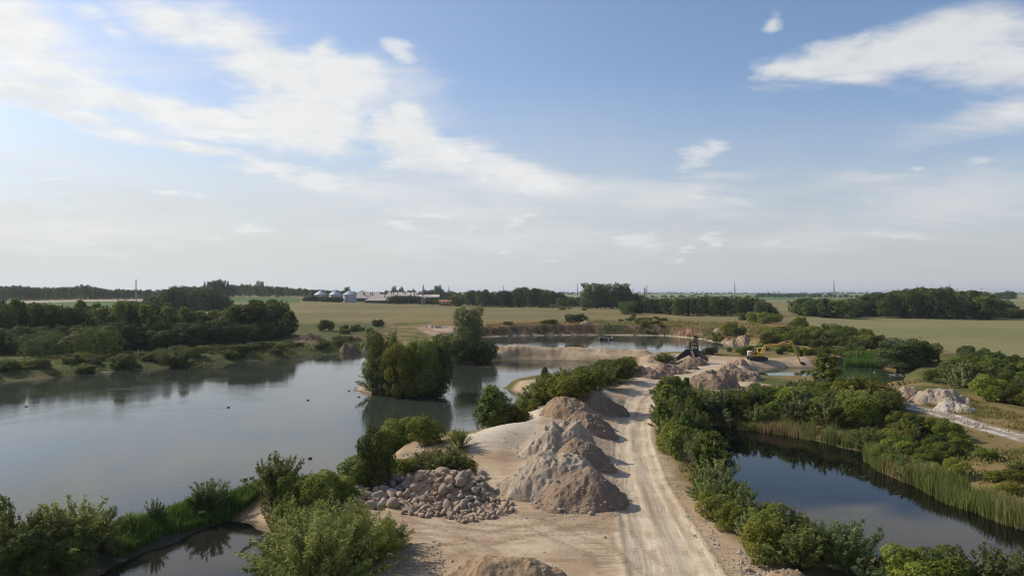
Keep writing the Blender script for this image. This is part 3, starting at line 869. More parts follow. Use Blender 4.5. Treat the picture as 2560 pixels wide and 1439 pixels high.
# ------------------------------------------------------------------ heaps of sand and gravel
def heap(u0, u1, vt, vb, m, label, name='gravel_heap', cat='gravel heap', group=None, seed=0, tip=None, crest=0.0, ang=0.0, rough=0.12, dy=None, steep=1.0, res=120, hmul=1.0, notch=0):
    """a dumped heap spanning columns u0..u1, its foot at row vb and its top at row vt"""
    g = ground((u0 + u1) / 2, vb)
    dep = g[1]
    rx = (u1 - u0) / 2 * dep / F
    ry = dy if dy else rx * 0.95
    cy = dep + ry * 0.92; cx = (u0 + u1) / 2 * 1.0 - 1280
    cx = cx * cy / F
    rx = (u1 - u0) / 2 * cy / F * 1.14
    tipx = cx if tip is None else (tip - 1280) * cy / F
    zt = HC - (vt - VH) * cy / F
    gz = hz(cx, cy); gz = min(gz, hz(cx, cy - ry) + .4)
    hh = max(0.4, (zt - gz)) * hmul
    n = res
    gx = np.linspace(-1.25, 1.25, n); X_, Y_ = np.meshgrid(gx, gx, indexing='xy')
    X_ = X_.ravel(); Y_ = Y_.ravel()
    ox = (tipx - cx) / rx
    wx = X_ + fbm(X_ * rx, Y_ * ry, 2.2, 3, seed) * 0.16
    wy = Y_ + fbm(X_ * rx, Y_ * ry, 2.2, 3, seed + 9) * 0.16
    ca, sa = math.cos(R(ang)), math.sin(R(ang))
    # distance to a crest segment, seen relative to the outline in that direction
    r = np.sqrt(wx ** 2 + wy ** 2)
    px, py = wx - ox, wy
    qx = px * ca + py * sa; qy = -px * sa + py * ca
    qx = np.sign(qx) * np.maximum(np.abs(qx) - crest, 0)
    dt = np.sqrt(qx ** 2 + qy ** 2)
    edge = np.maximum(1 - r, -0.4)
    t = np.where(edge > 0, edge / (edge + dt + 1e-6), edge * 1.2)
    tp = np.clip(t, 0, 1)
    soft = 1.02 - np.sqrt((1 - tp) ** 2 + 0.012)
    prof = np.where(t > 0, (np.maximum(soft, 0) * (1.38 - 0.38 * tp)) ** (steep * .92), t)
    x = cx + X_ * rx; y = cy + Y_ * ry
    z = prof * hh
    am = np.clip(prof * 4, 0, 1)
    z = z + am * (fbm(x, y, 2.4, 4, seed + 3) * rough * 2.8 + fbm(x, y, 0.6, 3, seed + 4) * rough * 1.0)
    rid = 1 - np.abs(fbm(x, y, 2.0, 4, seed + 5)) * 2.6; rid2 = 1 - np.abs(fbm(x, y, .8, 3, seed + 6)) * 2.4
    z = z + am * ((rid - .45) * rough * .8 + (rid2 - .4) * rough * .5 + fbm(x, y, .28, 2, seed + 8) * .05)
    cutd = fbm(x, y, 3.0, 2, seed + 7)
    z = z - am * smooth(.18, .42, cutd) * hh * .2 * (rough > .19)
    if notch:
        z = z - am * notch * np.exp(-(((px - 0.32) / 0.10) ** 2)) * smooth(-0.3, 0.1, py) * hh
    gl = look(x, y); top = gz + z
    zz = np.where(prof > 0, np.maximum(gl, np.minimum(gl, gz + .3) + z), gl + z) - 0.10
    V = np.stack([x - cx, y - cy, zz - gz], 1)
    i = np.arange((n - 1) * (n - 1)); a = i // (n - 1) * n + i % (n - 1)
    Q = np.stack([a, a + 1, a + n + 1, a + n], 1)
    keep = (prof[Q] > -0.12).any(1)
    Q = Q[keep]
    used = np.unique(Q); remap = -np.ones(len(V), int); remap[used] = np.arange(len(used))
    o = obj(name, mk_mesh(name, V[used], remap[Q], [m], True), None, (cx, cy, gz))
    if cy < 125: HEAPS.append((V[used] + np.array([cx, cy, gz]), prof[used]))
    tag(o, label, cat, group)
    return o


HEAPS = []
HG = 'heaps of gravel along the pit road'
heap(1335, 1552, 1163, 1283, M['gravelpile'], 'brown gravel heap nearest the yard, with one sharp peak', seed=1, tip=1478, group=HG, rough=.15, res=190)
heap(1255, 1495, 1130, 1252, M['palepile'], 'broad pale stony heap behind the sharp-peaked brown one', seed=2, tip=1392, crest=.25, group=HG, rough=.18, res=190)
heap(1395, 1532, 1098, 1165, M['gravelpile'], 'dark stony heap with a rounded top, third from the yard', seed=3, tip=1455, crest=.15, group=HG, rough=.16)
heap(1288, 1475, 1054, 1132, M['palepile'], 'pale heap with hollows dug into its crest', seed=4, tip=1410, crest=.3, group=HG, rough=.28)
heap(1410, 1545, 1028, 1085, M['gravelpile'], 'brown heap sloping down to the road bend', seed=5, tip=1462, crest=.3, group=HG, rough=.18)
heap(1362, 1510, 992, 1055, M['smoothpile'], 'smooth tan heap, highest at the far end of the row', seed=6, tip=1432, crest=.2, group=HG, rough=.1)
heap(1430, 1562, 980, 1030, M['gravelpile'], 'dark rubbly heap at the far end of the row', seed=7, tip=1500, crest=.35, group=HG, rough=.25)
heap(1085, 1428, 1380, 1560, M['smoothpile'], 'smooth brown sand heap cut off by the bottom edge', 'sand_heap', 'sand heap', seed=8, tip=1275, crest=.22, rough=.12, res=190, notch=.0)
heap(1905, 2022, 1416, 1490, M['smoothpile'], 'low tan mound beside the road at the bottom', 'sand_heap', 'sand heap', seed=9, crest=.3, rough=.05, steep=.8)
H2 = 'brown heaps before the loading hopper'
heap(1578, 1682, 909, 947, M['gravelpile'], 'brown heap beside the green bushes left of the hopper', seed=10, tip=1618, group=H2, rough=.2)
heap(1640, 1725, 903, 936, M['gravelpile'], 'brown heap in the middle of the three before the hopper', seed=11, tip=1655, group=H2, rough=.2)
heap(1685, 1746, 902, 924, M['gravelpile'], 'smallest brown heap, close to the hopper rails', seed=12, tip=1722, group=H2, rough=.15)
heap(1696, 1770, 889, 914, M['gravelpile'], 'brown gravel ramp filling the space between the hopper wings', seed=13, tip=1732, rough=.15)
H3 = 'brown heaps right of the road bend'
heap(1715, 1840, 921, 972, M['gravelpile'], 'long brown heap across the road from the hopper', seed=14, tip=1790, crest=.2, group=H3, rough=.2)
heap(1775, 1895, 918, 954, M['gravelpile'], 'dark lumpy heap between road and digging pond', seed=15, tip=1815, crest=.25, group=H3, rough=.3)
heap(1815, 1880, 893, 914, M['sandpile'], 'sandy heap in front of the excavator tracks', seed=16, tip=1850, crest=.2, group=H3, rough=.15)
heap(1790, 1850, 902, 924, M['sandpile'], 'little sandy heap next to the excavator', seed=17, group=H3, rough=.15)
heap(1855, 1900, 926, 948, M['palepile'], 'undercut block of pale sand at the edge of the digging pond', 'sand_block', 'sand block', seed=18, crest=.45, rough=.12, steep=.45)
heap(1580, 1690, 884, 905, M['sandpile'], 'low sandy heap at the right end of the spit', 'sand_heap', 'sand heap', seed=19, crest=.4, rough=.2)
H4 = 'spoil heaps beside the gravel track'
heap(2232, 2306, 961, 1000, M['sandpile'], 'tan spoil heap half hidden by willow bushes', 'spoil_heap', 'spoil heap', seed=20, crest=.25, group=H4)
heap(2280, 2405, 962, 1016, M['palepile'], 'tallest spoil heap, mixed with dead branches', 'spoil_heap', 'spoil heap', seed=21, tip=2365, crest=.2, group=H4, rough=.25)
heap(2335, 2428, 999, 1032, M['whitepile'], 'white chalky heap at the edge of the track', 'spoil_heap', 'spoil heap', seed=22, tip=2370, crest=.1, group=H4, rough=.2)
heap(728, 780, 848, 864, M['sandpile'], 'small reddish heap on the left bank by the lone tree', 'earth_heap', 'earth heap', seed=23, rough=.2)
heap(745, 806, 832, 850, M['earth'], 'dark earth heap on the left bank by the lone tree', 'earth_heap', 'earth heap', seed=24, rough=.25)
heap(906, 938, 851, 866, M['palepile'], 'grey heap at the end of the left bank', 'earth_heap', 'earth heap', seed=25, rough=.25)
heap(852, 900, 859, 870, M['earth'], 'brown torn earth heap beside the grey one on the left bank', 'earth_heap', 'earth heap', seed=26, crest=.3, rough=.25)
heap(1060, 1105, 809, 820, M['palepile'], 'grey rubble heap at the field edge behind the islet', 'earth_heap', 'earth heap', seed=27, rough=.25)
heap(1448, 1480, 800, 810, M['sandpile'], 'small tan heap beside the dark bush above the torn bank', 'earth_heap', 'earth heap', seed=28, rough=.15)
heap(1785, 1812, 820, 838, M['sandpile'], 'bare sandy scar on the far right bank', 'earth_heap', 'earth heap', seed=29, rough=.25)
heap(1820, 1880, 838, 858, M['sandpile'], 'sandy hump at the far corner of the back lake', 'earth_heap', 'earth heap', seed=30, crest=.3, rough=.25)
mound = heap(1015, 1235, 1180, 1262, M['sandpile'], 'earth mound that carries the big boulders', 'earth_mound', 'earth mound', seed=31, tip=1110, crest=.35, rough=.15, res=100)

# ------------------------------------------------------------------ boulders
def rock_mesh(seed):
    import bmesh
    rr = random.Random(seed)
    bm = bmesh.new(); bmesh.ops.create_icosphere(bm, subdivisions=3, radius=0.5)
    cuts = [Vector((rr.gauss(0, 1), rr.gauss(0, 1), rr.gauss(0, 1))).normalized() for _ in range(9)]
    lim = [rr.uniform(.27, .43) for _ in cuts]
    from mathutils import noise
    off = Vector((seed * 3.1, seed * 1.7, 0))
    for v in bm.verts:
        p = v.co.copy()
        for c, l in zip(cuts, lim):
            d = p.dot(c)
            if d > l: p -= c * (d - l) * 0.97
        p += p.normalized() * noise.noise(v.co * 2.2 + off) * 0.07
        v.co = p
    sx, sy, sz = rr.uniform(1.05, 1.5), rr.uniform(.85, 1.15), rr.uniform(.7, 1.0)
    for v in bm.verts: v.co = Vector((v.co.x * sx, v.co.y * sy, v.co.z * sz))
    me = bpy.data.meshes.new('boulder'); bm.to_mesh(me); bm.free()
    me.polygons.foreach_set('use_smooth', [True] * len(me.polygons))
    return me


def rock_mat():
    m, nt, bs = new_mat('boulder_stone')
    tc = nt.nodes.new('ShaderNodeTexCoord'); oi = nt.nodes.new('ShaderNodeObjectInfo')
    n = noise_node(nt, tc.outputs['Object'], 2.2, 6, 0.7, .3); n2 = noise_node(nt, tc.outputs['Object'], 14, 5, 0.7)
    r1 = X(nt, oi.outputs['Random'])
    ra = r1 * 5.7; rb = r1 * 13.3
    c = mixcol(nt, ra._m('FRACT', ra), (.40, .275, .185), (.31, .24, .18))
    c = mixcol(nt, rb._m('FRACT', rb).ramp(.7, 1.0), c, (.44, .37, .29))
    c = mixcol(nt, n.ramp(.35, .75) * .6, c, (.19, .13, .09))
    c = mixcol(nt, n2.ramp(.5, .8) * .35, c, (.42, .34, .27))
    nt.links.new(c, bs.inputs['Base Color'])
    bs.inputs['Roughness'].default_value = .85; bs.inputs['Specular IOR Level'].default_value = .25
    b = nt.nodes.new('ShaderNodeBump'); b.inputs['Strength'].default_value = .4; b.inputs['Distance'].default_value = .04
    nt.links.new((n2 + n).s, b.inputs['Height']); nt.links.new(b.outputs[0], bs.inputs['Normal'])
    return m


ROCKM = rock_mat()
ROCKS = [rock_mesh(k) for k in range(14)]
for r_ in ROCKS: r_.materials.append(ROCKM)
dg_mesh = None


def mound_z(x, y):
    """top of the earth mound or the ground"""
    p = Vector((x - mound.location.x, y - mound.location.y, 40)); 
    hit, loc, nrm, idx = mound.ray_cast(p, Vector((0, 0, -1)))
    g = hz(x, y)
    return max(g, loc.z + mound.location.z) if hit else g


bpy.context.view_layer.update()
placed_rocks = []


def boulder(x, y, z, d, label, group, k, rng_):
    o = obj('boulder', ROCKS[k % len(ROCKS)], None, (x, y, z))
    o.rotation_euler = (rng_.gauss(0, .35), rng_.gauss(0, .35), rng_.uniform(0, 6.28))
    o.scale = (d, d * rng_.uniform(.85, 1.1), d * rng_.uniform(.85, 1.05))
    return tag(o, label, 'boulder', group)


def build_boulders():
    rg = random.Random(5)
    # (column, row of the centre, width in px, label) for the stones one can single out
    special = [
        (1108, 1187, 46, 'largest boulder, rounded and pinkish, high on the mound'),
        (1061, 1169, 26, 'pink boulder standing upright on the very top of the mound'),
        (1085, 1167, 30, 'flat-topped brown boulder beside the upright one on the top of the mound'),
        (1117, 1170, 24, 'dark boulder right behind the largest pinkish one'),
        (1127, 1202, 32, 'oblong tan boulder leaning below the largest pinkish one'),
        (1171, 1193, 34, 'wide pinkish slab of rock at the right end of the mound top'),
        (936, 1205, 40, 'pointed brown boulder rising from the left part of the heap'),
        (983, 1198, 34, 'smooth rounded brown boulder next to the dark bush'),
        (891, 1221, 44, 'long tan boulder lying at the left end of the heap'),
        (960, 1222, 30, 'cracked tan boulder below the pointed brown one'),
        (980, 1231, 30, 'square pinkish boulder at the foot of the mound'),
        (947, 1240, 32, 'tan egg-shaped boulder in the left part of the heap'),
        (985, 1256, 38, 'pale sandy boulder half sunk into the slope below the mound'),
        (1072, 1210, 24, 'yellowish boulder alone on the mound face'),
        (1056, 1216, 26, 'blue-grey boulder at the foot of the mound face'),
        (1117, 1263, 30, 'whitish boulder between the mound and the cobbles'),
        (1152, 1232, 28, 'pale yellow boulder above the cobbles'),
        (1194, 1258, 20, 'upright wedge-shaped pale stone among the cobbles'),
        (1262, 1261, 20, 'grey-white stone at the right edge of the cobbles'),
    ]
    taken = []
    def put(u, v, wpx, label, group, k):
        g = ground(u, v + wpx * 0.3)
        x, y = g[0], g[1]
        # a point on the mound that shows at this pixel
        for _ in range(6):
            z = mound_z(x, y); p = at_z(u, v, z + wpx * y / F * .25); x, y = p
        z = mound_z(x, y); d = wpx * y / F
        d *= 1.04; boulder(x, y, z + d * .22, d, label, group, k, rg)
        taken.append((x, y, d))
    G = 'boulders of the stone heap'
    for i, (u, v, w, lab) in enumerate(special): put(u, v, w, lab, G, i)
    # fill: each part of the heap with its own size of stone
    parts = [
        ([(865, 1246), (880, 1212), (940, 1205), (1005, 1190), (1030, 1225), (1010, 1262), (930, 1268)], 54, (15, 30), 'brown and tan boulders in the left arm of the heap', 'rounded boulder in the left arm of the stone heap'),
        ([(1010, 1190), (1050, 1160), (1120, 1165), (1210, 1185), (1218, 1225), (1130, 1235), (1090, 1200), (1030, 1225)], 84, (15, 29), 'boulders lying on the earth mound', 'rounded boulder lying on the earth mound'),
        ([(1000, 1262), (1040, 1225), (1130, 1228), (1215, 1226), (1215, 1250), (1130, 1290), (1010, 1285)], 100, (12, 24), 'stones below the earth mound', 'medium brown stone on the slope below the earth mound'),
        ([(1120, 1292), (1150, 1250), (1215, 1238), (1270, 1250), (1292, 1268), (1250, 1290), (1160, 1302)], 120, (8, 17), 'cobbles at the right end of the stone heap', 'small rounded cobble at the right end of the stone heap'),
    ]
    k = 0
    for pts, n, (w0, w1), grp, lab in parts:
        P = np.array(pts, float); lo, hi = P.min(0), P.max(0); c = 0; tries = 0
        while c < n and tries < n * 60:
            tries += 1
            u, v = rg.uniform(lo[0], hi[0]), rg.uniform(lo[1], hi[1])
            if poly_sd(P, np.array([u]), np.array([v]))[0] > 0: continue
            w = (w0 + (w1 - w0) * rg.random() ** 1.8) * rg.uniform(.75, 1.2)
            g = ground(u, v)
            x, y = g[0], g[1]
            for _ in range(4):
                p = at_z(u, v, mound_z(x, y) + .15); x, y = p
            d = w * y / F
            if any((x - a) ** 2 + (y - b) ** 2 < (0.33 * (d + e)) ** 2 for a, b, e in taken): continue
            taken.append((x, y, d)); k += 1; c += 1
            boulder(x, y, mound_z(x, y) + d * (.22 + rg.random() * .14), d, lab, grp, k, rg)
    for (u, v, w, lab) in [(1881, 1401, 20, 'pale angular stone at the road edge by the willow bushes'), (1869, 1421, 17, 'reddish stone at the road edge nearest the bottom'),
                           (1478, 1281, 13, 'flat white stone at the foot of the sharp-peaked heap'), (1512, 1340, 8, 'small white stone out on the open yard'),
                           (1336, 1240, 14, 'upright brown stone at the left foot of the sharp-peaked heap'), (1337, 1258, 9, 'small dark stone below the upright brown one by the heap')]:
        g = ground(u, v + w * .3); d = w * g[1] / F
        boulder(g[0], g[1], g[2] + d * .2, d, lab, None, k, rg); k += 3
    # loose pebbles over the yard and stony rims: nobody could count them
    V = []; Fc = []; ico = np.array([(0, 0, .5), (.45, 0, .1), (0, .45, .1), (-.45, 0, .1), (0, -.45, .1), (0, 0, -.3)])
    fi = np.array([(0, 1, 2), (0, 2, 3), (0, 3, 4), (0, 4, 1), (5, 2, 1), (5, 3, 2), (5, 4, 3), (5, 1, 4)])
    areas = [([(1300, 1290), (1550, 1285), (1560, 1300), (1300, 1310)], 120, .10), ([(1840, 1380), (1990, 1400), (2000, 1439), (1850, 1439)], 420, .11), ([(1010, 1300), (1560, 1300), (1560, 1439), (1010, 1439)], 500, .06),
             ([(1700, 1290), (1760, 1300), (1880, 1439), (1800, 1439)], 250, .09), ([(300, 1400), (480, 1330), (560, 1295), (540, 1285), (280, 1380)], 800, .13), ([(1640, 1120), (1660, 1120), (1730, 1290), (1710, 1290)], 140, .09),
             ([(1540, 1090), (1510, 1150), (1540, 1240), (1560, 1240), (1530, 1120)], 160, .11), ([(1000, 1140), (1080, 1122), (1085, 1140), (1020, 1160)], 160, .12),
             ([(1150, 1300), (1290, 1275), (1300, 1285), (1160, 1312)], 150, .12), ([(930, 1380), (1100, 1360), (1120, 1439), (930, 1439)], 500, .10),
             ([(2240, 1005), (2350, 1028), (2560, 1085), (2560, 1100), (2350, 1045)], 500, .16)]
    for pts, n, sz in areas:
        P = W(pts, 0); lo, hi = P.min(0), P.max(0)
        q = np.stack([rng.uniform(lo[0], hi[0], n * 4), rng.uniform(lo[1], hi[1], n * 4)], 1)
        q = q[poly_sd(P, q[:, 0], q[:, 1]) < 0][:n]
        z = look(q[:, 0], q[:, 1])
        for (x, y), zz in zip(q, z):
            s = sz * rng.lognormal(0, .45); a = rng.uniform(0, 6.28); c_, s_ = math.cos(a), math.sin(a)
            p = ico * np.array([s * rng.uniform(.8, 1.5), s, s * .8]); p = p + rng.normal(0, s * .07, p.shape)
            p = np.stack([p[:, 0] * c_ - p[:, 1] * s_ + x, p[:, 0] * s_ + p[:, 1] * c_ + y, p[:, 2] + zz + s * .1], 1)
            Fc.append(fi + len(V) * 6); V.append(p)
    for hv, hp in HEAPS:
        w_ = np.exp(-((hp - .12) / .18) ** 2) + .10; w_[hp < -.05] = 0
        k_ = rng.choice(len(hv), 260, p=w_ / w_.sum())
        for (x, y, zz) in hv[k_]:
            s = .11 * rng.lognormal(0, .55); a = rng.uniform(0, 6.28); c_, s_ = math.cos(a), math.sin(a)
            p = ico * np.array([s * rng.uniform(.8, 1.5), s, s * .8]); p = p + rng.normal(0, s * .07, p.shape)
            p = np.stack([p[:, 0] * c_ - p[:, 1] * s_ + x, p[:, 0] * s_ + p[:, 1] * c_ + y, p[:, 2] + zz + s * .1], 1)
            Fc.append(fi + len(V) * 6); V.append(p)
    me = mk_mesh('pebbles', np.concatenate(V), np.concatenate(Fc), [paint('pebble_stone', (.40, .34, .27), .9, 0, .5, 3.0, (.2, .15, .11))])
    tag(obj('pebbles', me), 'loose pale pebbles scattered over the yard, road edge and track', 'pebbles', kind='stuff')


build_boulders()

# ------------------------------------------------------------------ plants
def unit(n, rg_):
    p = rg_.normal(size=(n, 3)); return p / np.linalg.norm(p, axis=1)[:, None]


def leaves(P, D, L, asp, rg_, spread=1.0, along=None, k=0.35):
    """rhombic leaves (or leaf sprays) at P, facing roughly D; returns verts, quads, tone"""
    n = len(P)
    nrm = D + unit(n, rg_) * spread
    nrm /= np.linalg.norm(nrm, axis=1)[:, None] + 1e-9
    t = unit(n, rg_) if along is None else along + unit(n, rg_) * 0.5
    t = t - nrm * (t * nrm).sum(1)[:, None]; t /= np.linalg.norm(t, axis=1)[:, None] + 1e-9
    b = np.cross(nrm, t)
    l = (L * rg_.lognormal(0, k, n))[:, None]; w = l * asp
    V = np.stack([P - t * l * .5, P + b * w * .5 + t * l * .05, P + t * l * .5, P - b * w * .5 + t * l * .05], 1).reshape(-1, 3)
    Q = np.arange(n * 4).reshape(n, 4)
    return V, Q, rg_.beta(1.4, 2.0, n)


def tubes(paths, r0, taper=0.3, n=5):
    V = []; Q = []
    b = 0
    for p, rr in zip(paths, r0):
        p = np.asarray(p, float); m = len(p)
        d = np.gradient(p, axis=0); d /= np.linalg.norm(d, axis=1)[:, None] + 1e-9
        e = np.cross(d, np.array([.31, .83, .11])); e /= np.linalg.norm(e, axis=1)[:, None] + 1e-9
        g = np.cross(d, e)
        rad = rr * np.linspace(1, taper, m)
        for k in range(n):
            a = 2 * math.pi * k / n
            V.append(p + (e * math.cos(a) + g * math.sin(a)) * rad[:, None])
        for k in range(n):
            k2 = (k + 1) % n
            for i in range(m - 1): Q.append((b + k * m + i, b + k2 * m + i, b + k2 * m + i + 1, b + k * m + i + 1))
        b += n * m
    return np.concatenate(V), np.array(Q)


def curve(p0, d0, length, bend, m=6, rg_=None, wob=0.03):
    pts = [np.array(p0, float)]; d = np.array(d0, float); d /= np.linalg.norm(d)
    for i in range(m - 1):
        d = d + np.array(bend) / m + (rg_.normal(size=3) * wob if rg_ is not None else 0); d /= np.linalg.norm(d)
        pts.append(pts[-1] + d * length / (m - 1))
    return np.array(pts)


def p_willow(seed, mat, n=9000, wide=0.62, L=0.055, asp=0.34, stems=60, base=0.1):
    g = np.random.default_rng(seed); paths = []; P = []; T = []
    lean = g.normal(size=2) * .05
    for i in range(stems):
        a = g.uniform(0, 6.28); tilt = abs(g.normal(0, .5)) * wide * 1.6
        tilt = min(tilt, 1.25)
        d = np.array([math.cos(a) * math.sin(tilt) + lean[0], math.sin(a) * math.sin(tilt) + lean[1], math.cos(tilt)])
        ln = g.uniform(.68, 1.08) * (1 - .22 * tilt)
        c = curve((math.cos(a) * base * g.random(), math.sin(a) * base * g.random(), 0), d, ln, (math.cos(a) * .18, math.sin(a) * .18, .05), 8, g, .06)
        paths.append(c)
        ns = int(n / stems)
        t = .18 + .82 * g.beta(2.0, 1.3, ns)
        f = t * 7; k = np.minimum(f.astype(int), 6); fr = (f - k)[:, None]
        q = c[k] * (1 - fr) + c[k + 1] * fr
        dirv = c[k + 1] - c[k]; dirv /= np.linalg.norm(dirv, axis=1)[:, None]
        # side shoots
        sh = g.integers(0, 9, ns); sd = unit(9, g); sd[:, 2] = np.abs(sd[:, 2]) * .6
        q = q + sd[sh] * (g.random(ns) * .14 * (1.15 - t))[:, None] + g.normal(size=(ns, 3)) * .018
        P.append(q); T.append(dirv + sd[sh] * .6)
    P = np.concatenate(P); T = np.concatenate(T)
    kz = 1.0 / np.percentile(P[:, 2], 99.0); P[:, 2] *= kz
    for c in paths: c[:, 2] *= kz
    P[:, 2] = np.maximum(P[:, 2], .02)
    D = P * np.array([1, 1, .3]); D[:, 2] += .35
    D /= np.linalg.norm(D, axis=1)[:, None] + 1e-9
    V, Q, tone = leaves(P, D, L, asp, g, .9, T)
    crown = mk_mesh('foliage', V, Q, [M[mat]], False, tone); crown['nat'] = float(np.mean(np.percentile(P[:, :2], 97.5, 0) - np.percentile(P[:, :2], 2.5, 0)))
    sv, sq = tubes(paths[:26], [.011] * 26, .3, 4)
    return crown, mk_mesh('stems', sv, sq, [M['bark']], True)


def p_lobes(seed, mat, n=9000, rx=.55, lobes=11, L=.05, asp=.55, low=.02, z0=.10, top=.78, lr=(.17, .30), shoots=14, trunk=False, bark='bark', fine=.04, names=('foliage', 'stems')):
    g = np.random.default_rng(seed)
    C = []; Rr = []
    for i in range(lobes):
        a = 2.4 * i + g.uniform(-.5, .5); h = z0 + (top - z0) * ((i + .5) / lobes) ** .8
        prof = math.sqrt(max(.02, 1 - ((h - .42) / .62) ** 2))
        rad = (rx - .2) * prof * g.uniform(.55, 1.0)
        rr = g.uniform(*lr) * (1.0 if h < .62 else .82)
        C.append((math.cos(a) * rad, math.sin(a) * rad, max(h, rr * .75))); Rr.append(rr)
    C = np.array(C); Rr = np.array(Rr)
    top_now = (C[:, 2] + Rr).max(); C[:, 2] *= .97 / top_now; Rr *= .97 / top_now
    m = int(n * 2.2)
    k = g.choice(lobes, m, p=Rr ** 2 / (Rr ** 2).sum())
    D = unit(m, g); flip = (D[:, 2] < -.35) & (g.random(m) < .35); D[flip, 2] *= -1
    # dimpled, tufted surface
    tuft = unit(lobes * 26, g).reshape(lobes, 26, 3)
    dots = np.einsum('mc,mtc->mt', D, tuft[k]).max(1)
    rad = Rr[k] * (.70 + .34 * smooth(.78, .97, dots) + g.normal(size=m) * fine) * g.uniform(.80, 1.03, m) ** .6
    P = C[k] + D * rad[:, None] * np.array([1, 1, .9])
    dist = (np.linalg.norm(P[:, None, :] - C[None], axis=2) / Rr[None]); dist[np.arange(m), k] = 9
    ok = (dist.min(1) > .62) & (P[:, 2] > low)
    P = P[ok][:n]; D = D[ok][:n]
    kz = .97 / np.percentile(P[:, 2], 98.6); P[:, 2] *= kz; C[:, 2] *= kz
    nat_w = float(np.mean(np.percentile(P[:, :2], 98, 0) - np.percentile(P[:, :2], 2, 0)))
    # shoots that break the outline
    if shoots:
        S = []; SD = []
        for i in range(shoots):
            j = g.integers(0, len(P)); a = P[j]; dd = D[j] + np.array([0, 0, .9]); dd /= np.linalg.norm(dd)
            t = g.random(26)[:, None] * g.uniform(.07, .17)
            S.append(a + dd * t + g.normal(size=(26, 3)) * .012); SD.append(np.tile(D[j], (26, 1)))
        P = np.concatenate([P] + S); D = np.concatenate([D] + SD)
    D = D + np.array([0, 0, .35])
    V, Q, tone = leaves(P, D, L, asp, g, .8)
    crown = mk_mesh(names[0], V, Q, [M[mat]], False, tone); crown['nat'] = nat_w
    paths = []; rad0 = []
    if trunk:
        c = curve((0, 0, -.02), (g.normal() * .05, g.normal() * .05, 1), .78, (0, 0, .1), 7, g, .03); paths.append(c); rad0.append(.022)
        for i in range(7):
            b = c[2 + i % 4]; e = C[g.integers(0, lobes)]; mid = (b + e) / 2 + np.array([0, 0, -.03])
            paths.append(np.array([b, (b + mid) / 2, mid, (mid + e) / 2, e])); rad0.append(.010)
    else:
        for i in range(9):
            e = C[i % lobes]; b = np.array([e[0] * .18, e[1] * .18, 0])
            paths.append(np.array([b, b * .5 + e * .5 - np.array([0, 0, .05]), e])); rad0.append(.012)
    sv, sq = tubes(paths, rad0, .4, 5)
    return crown, mk_mesh(names[1], sv, sq, [M[bark]], True)


def p_birch(seed, mat, n=8500, rx=.24, L=.04, asp=.5):
    g = np.random.default_rng(seed)
    c = curve((0, 0, -.02), (g.normal() * .06, g.normal() * .06, 1), 1.0, (g.normal() * .1, g.normal() * .1, .2), 10, g, .03)
    c[:, 2] *= 1 / c[-1, 2]
    paths = [c]; rad0 = [.014]; P = []; T = []
    nb = 70
    for i in range(nb):
        h = .10 + .9 * (i + g.random()) / nb; f = min(h, .999) * 9; k = int(f); b = c[k] * (1 - f + k) + c[k + 1] * (f - k)
        prof = min(1, (1.04 - h) * 1.9) ** .8 * (0.65 + .35 * smooth(.05, .35, h))
        a = i * 2.4 + g.uniform(-.5, .5); ln = rx * float(prof) * g.uniform(.6, 1.15) + .02
        br = curve(b, (math.cos(a), math.sin(a), .75), ln * 1.25, (0, 0, -.55), 6, g, .06)
        if i % 2 == 0: paths.append(br); rad0.append(.004)
        m = int(n / nb * (0.45 + prof)); t = g.beta(1.8, 1.0, m); f = t * 5; kk = np.minimum(f.astype(int), 4); fr = (f - kk)[:, None]
        q = br[kk] * (1 - fr) + br[kk + 1] * fr
        droop = g.exponential(.035, m) * (g.random(m) < .6)
        q = q + g.normal(size=(m, 3)) * .02 - np.array([0, 0, 1]) * droop[:, None]
        P.append(q); T.append(np.tile([0, 0, -1.0], (m, 1)))
    P = np.concatenate(P); T = np.concatenate(T); P[:, 2] = np.maximum(P[:, 2], .03)
    D = P * np.array([1, 1, 0]); D /= np.linalg.norm(D, axis=1)[:, None] + 1e-6; D[:, 2] += .4
    V, Q, tone = leaves(P, D, L, asp, g, .9, T * .6)
    crown = mk_mesh('crown', V, Q, [M[mat]], False, tone)
    sv, sq = tubes(paths, rad0, .3, 5)
    return crown, mk_mesh('trunk', sv, sq, [M['palebark']], True)


def p_conifer(seed, n=2600, rx=.19, L=.07):
    g = np.random.default_rng(seed)
    h = g.beta(1.0, 1.5, n) * .92 + .06
    tier = np.round(h * 16 + g.normal(size=n) * .18) / 16
    a = g.uniform(0, 6.28, n)
    ragged = .75 + .25 * np.sin(a * 3 + tier * 37) + g.normal(size=n) * .1
    r = rx * (1.03 - h) ** .85 * ragged * np.sqrt(g.uniform(.3, 1, n))
    P = np.stack([np.cos(a) * r, np.sin(a) * r, tier - r * .35 + .02], 1)
    P[:, 2] = np.clip(P[:, 2], .02, 1)
    D = np.stack([np.cos(a) * .5, np.sin(a) * .5, np.ones(n)], 1)
    T = np.stack([np.cos(a), np.sin(a), -.3 + 0 * a], 1)
    V, Q, tone = leaves(P, D, L, .4, g, .5, T)
    crown = mk_mesh('crown', V, Q, [M['needle']], False, tone)
    sv, sq = tubes([np.array([(0, 0, -.02), (0, 0, .5), (0, 0, 1.0)])], [.014], .15, 6)
    return crown, mk_mesh('trunk', sv, sq, [M['bark']], True)


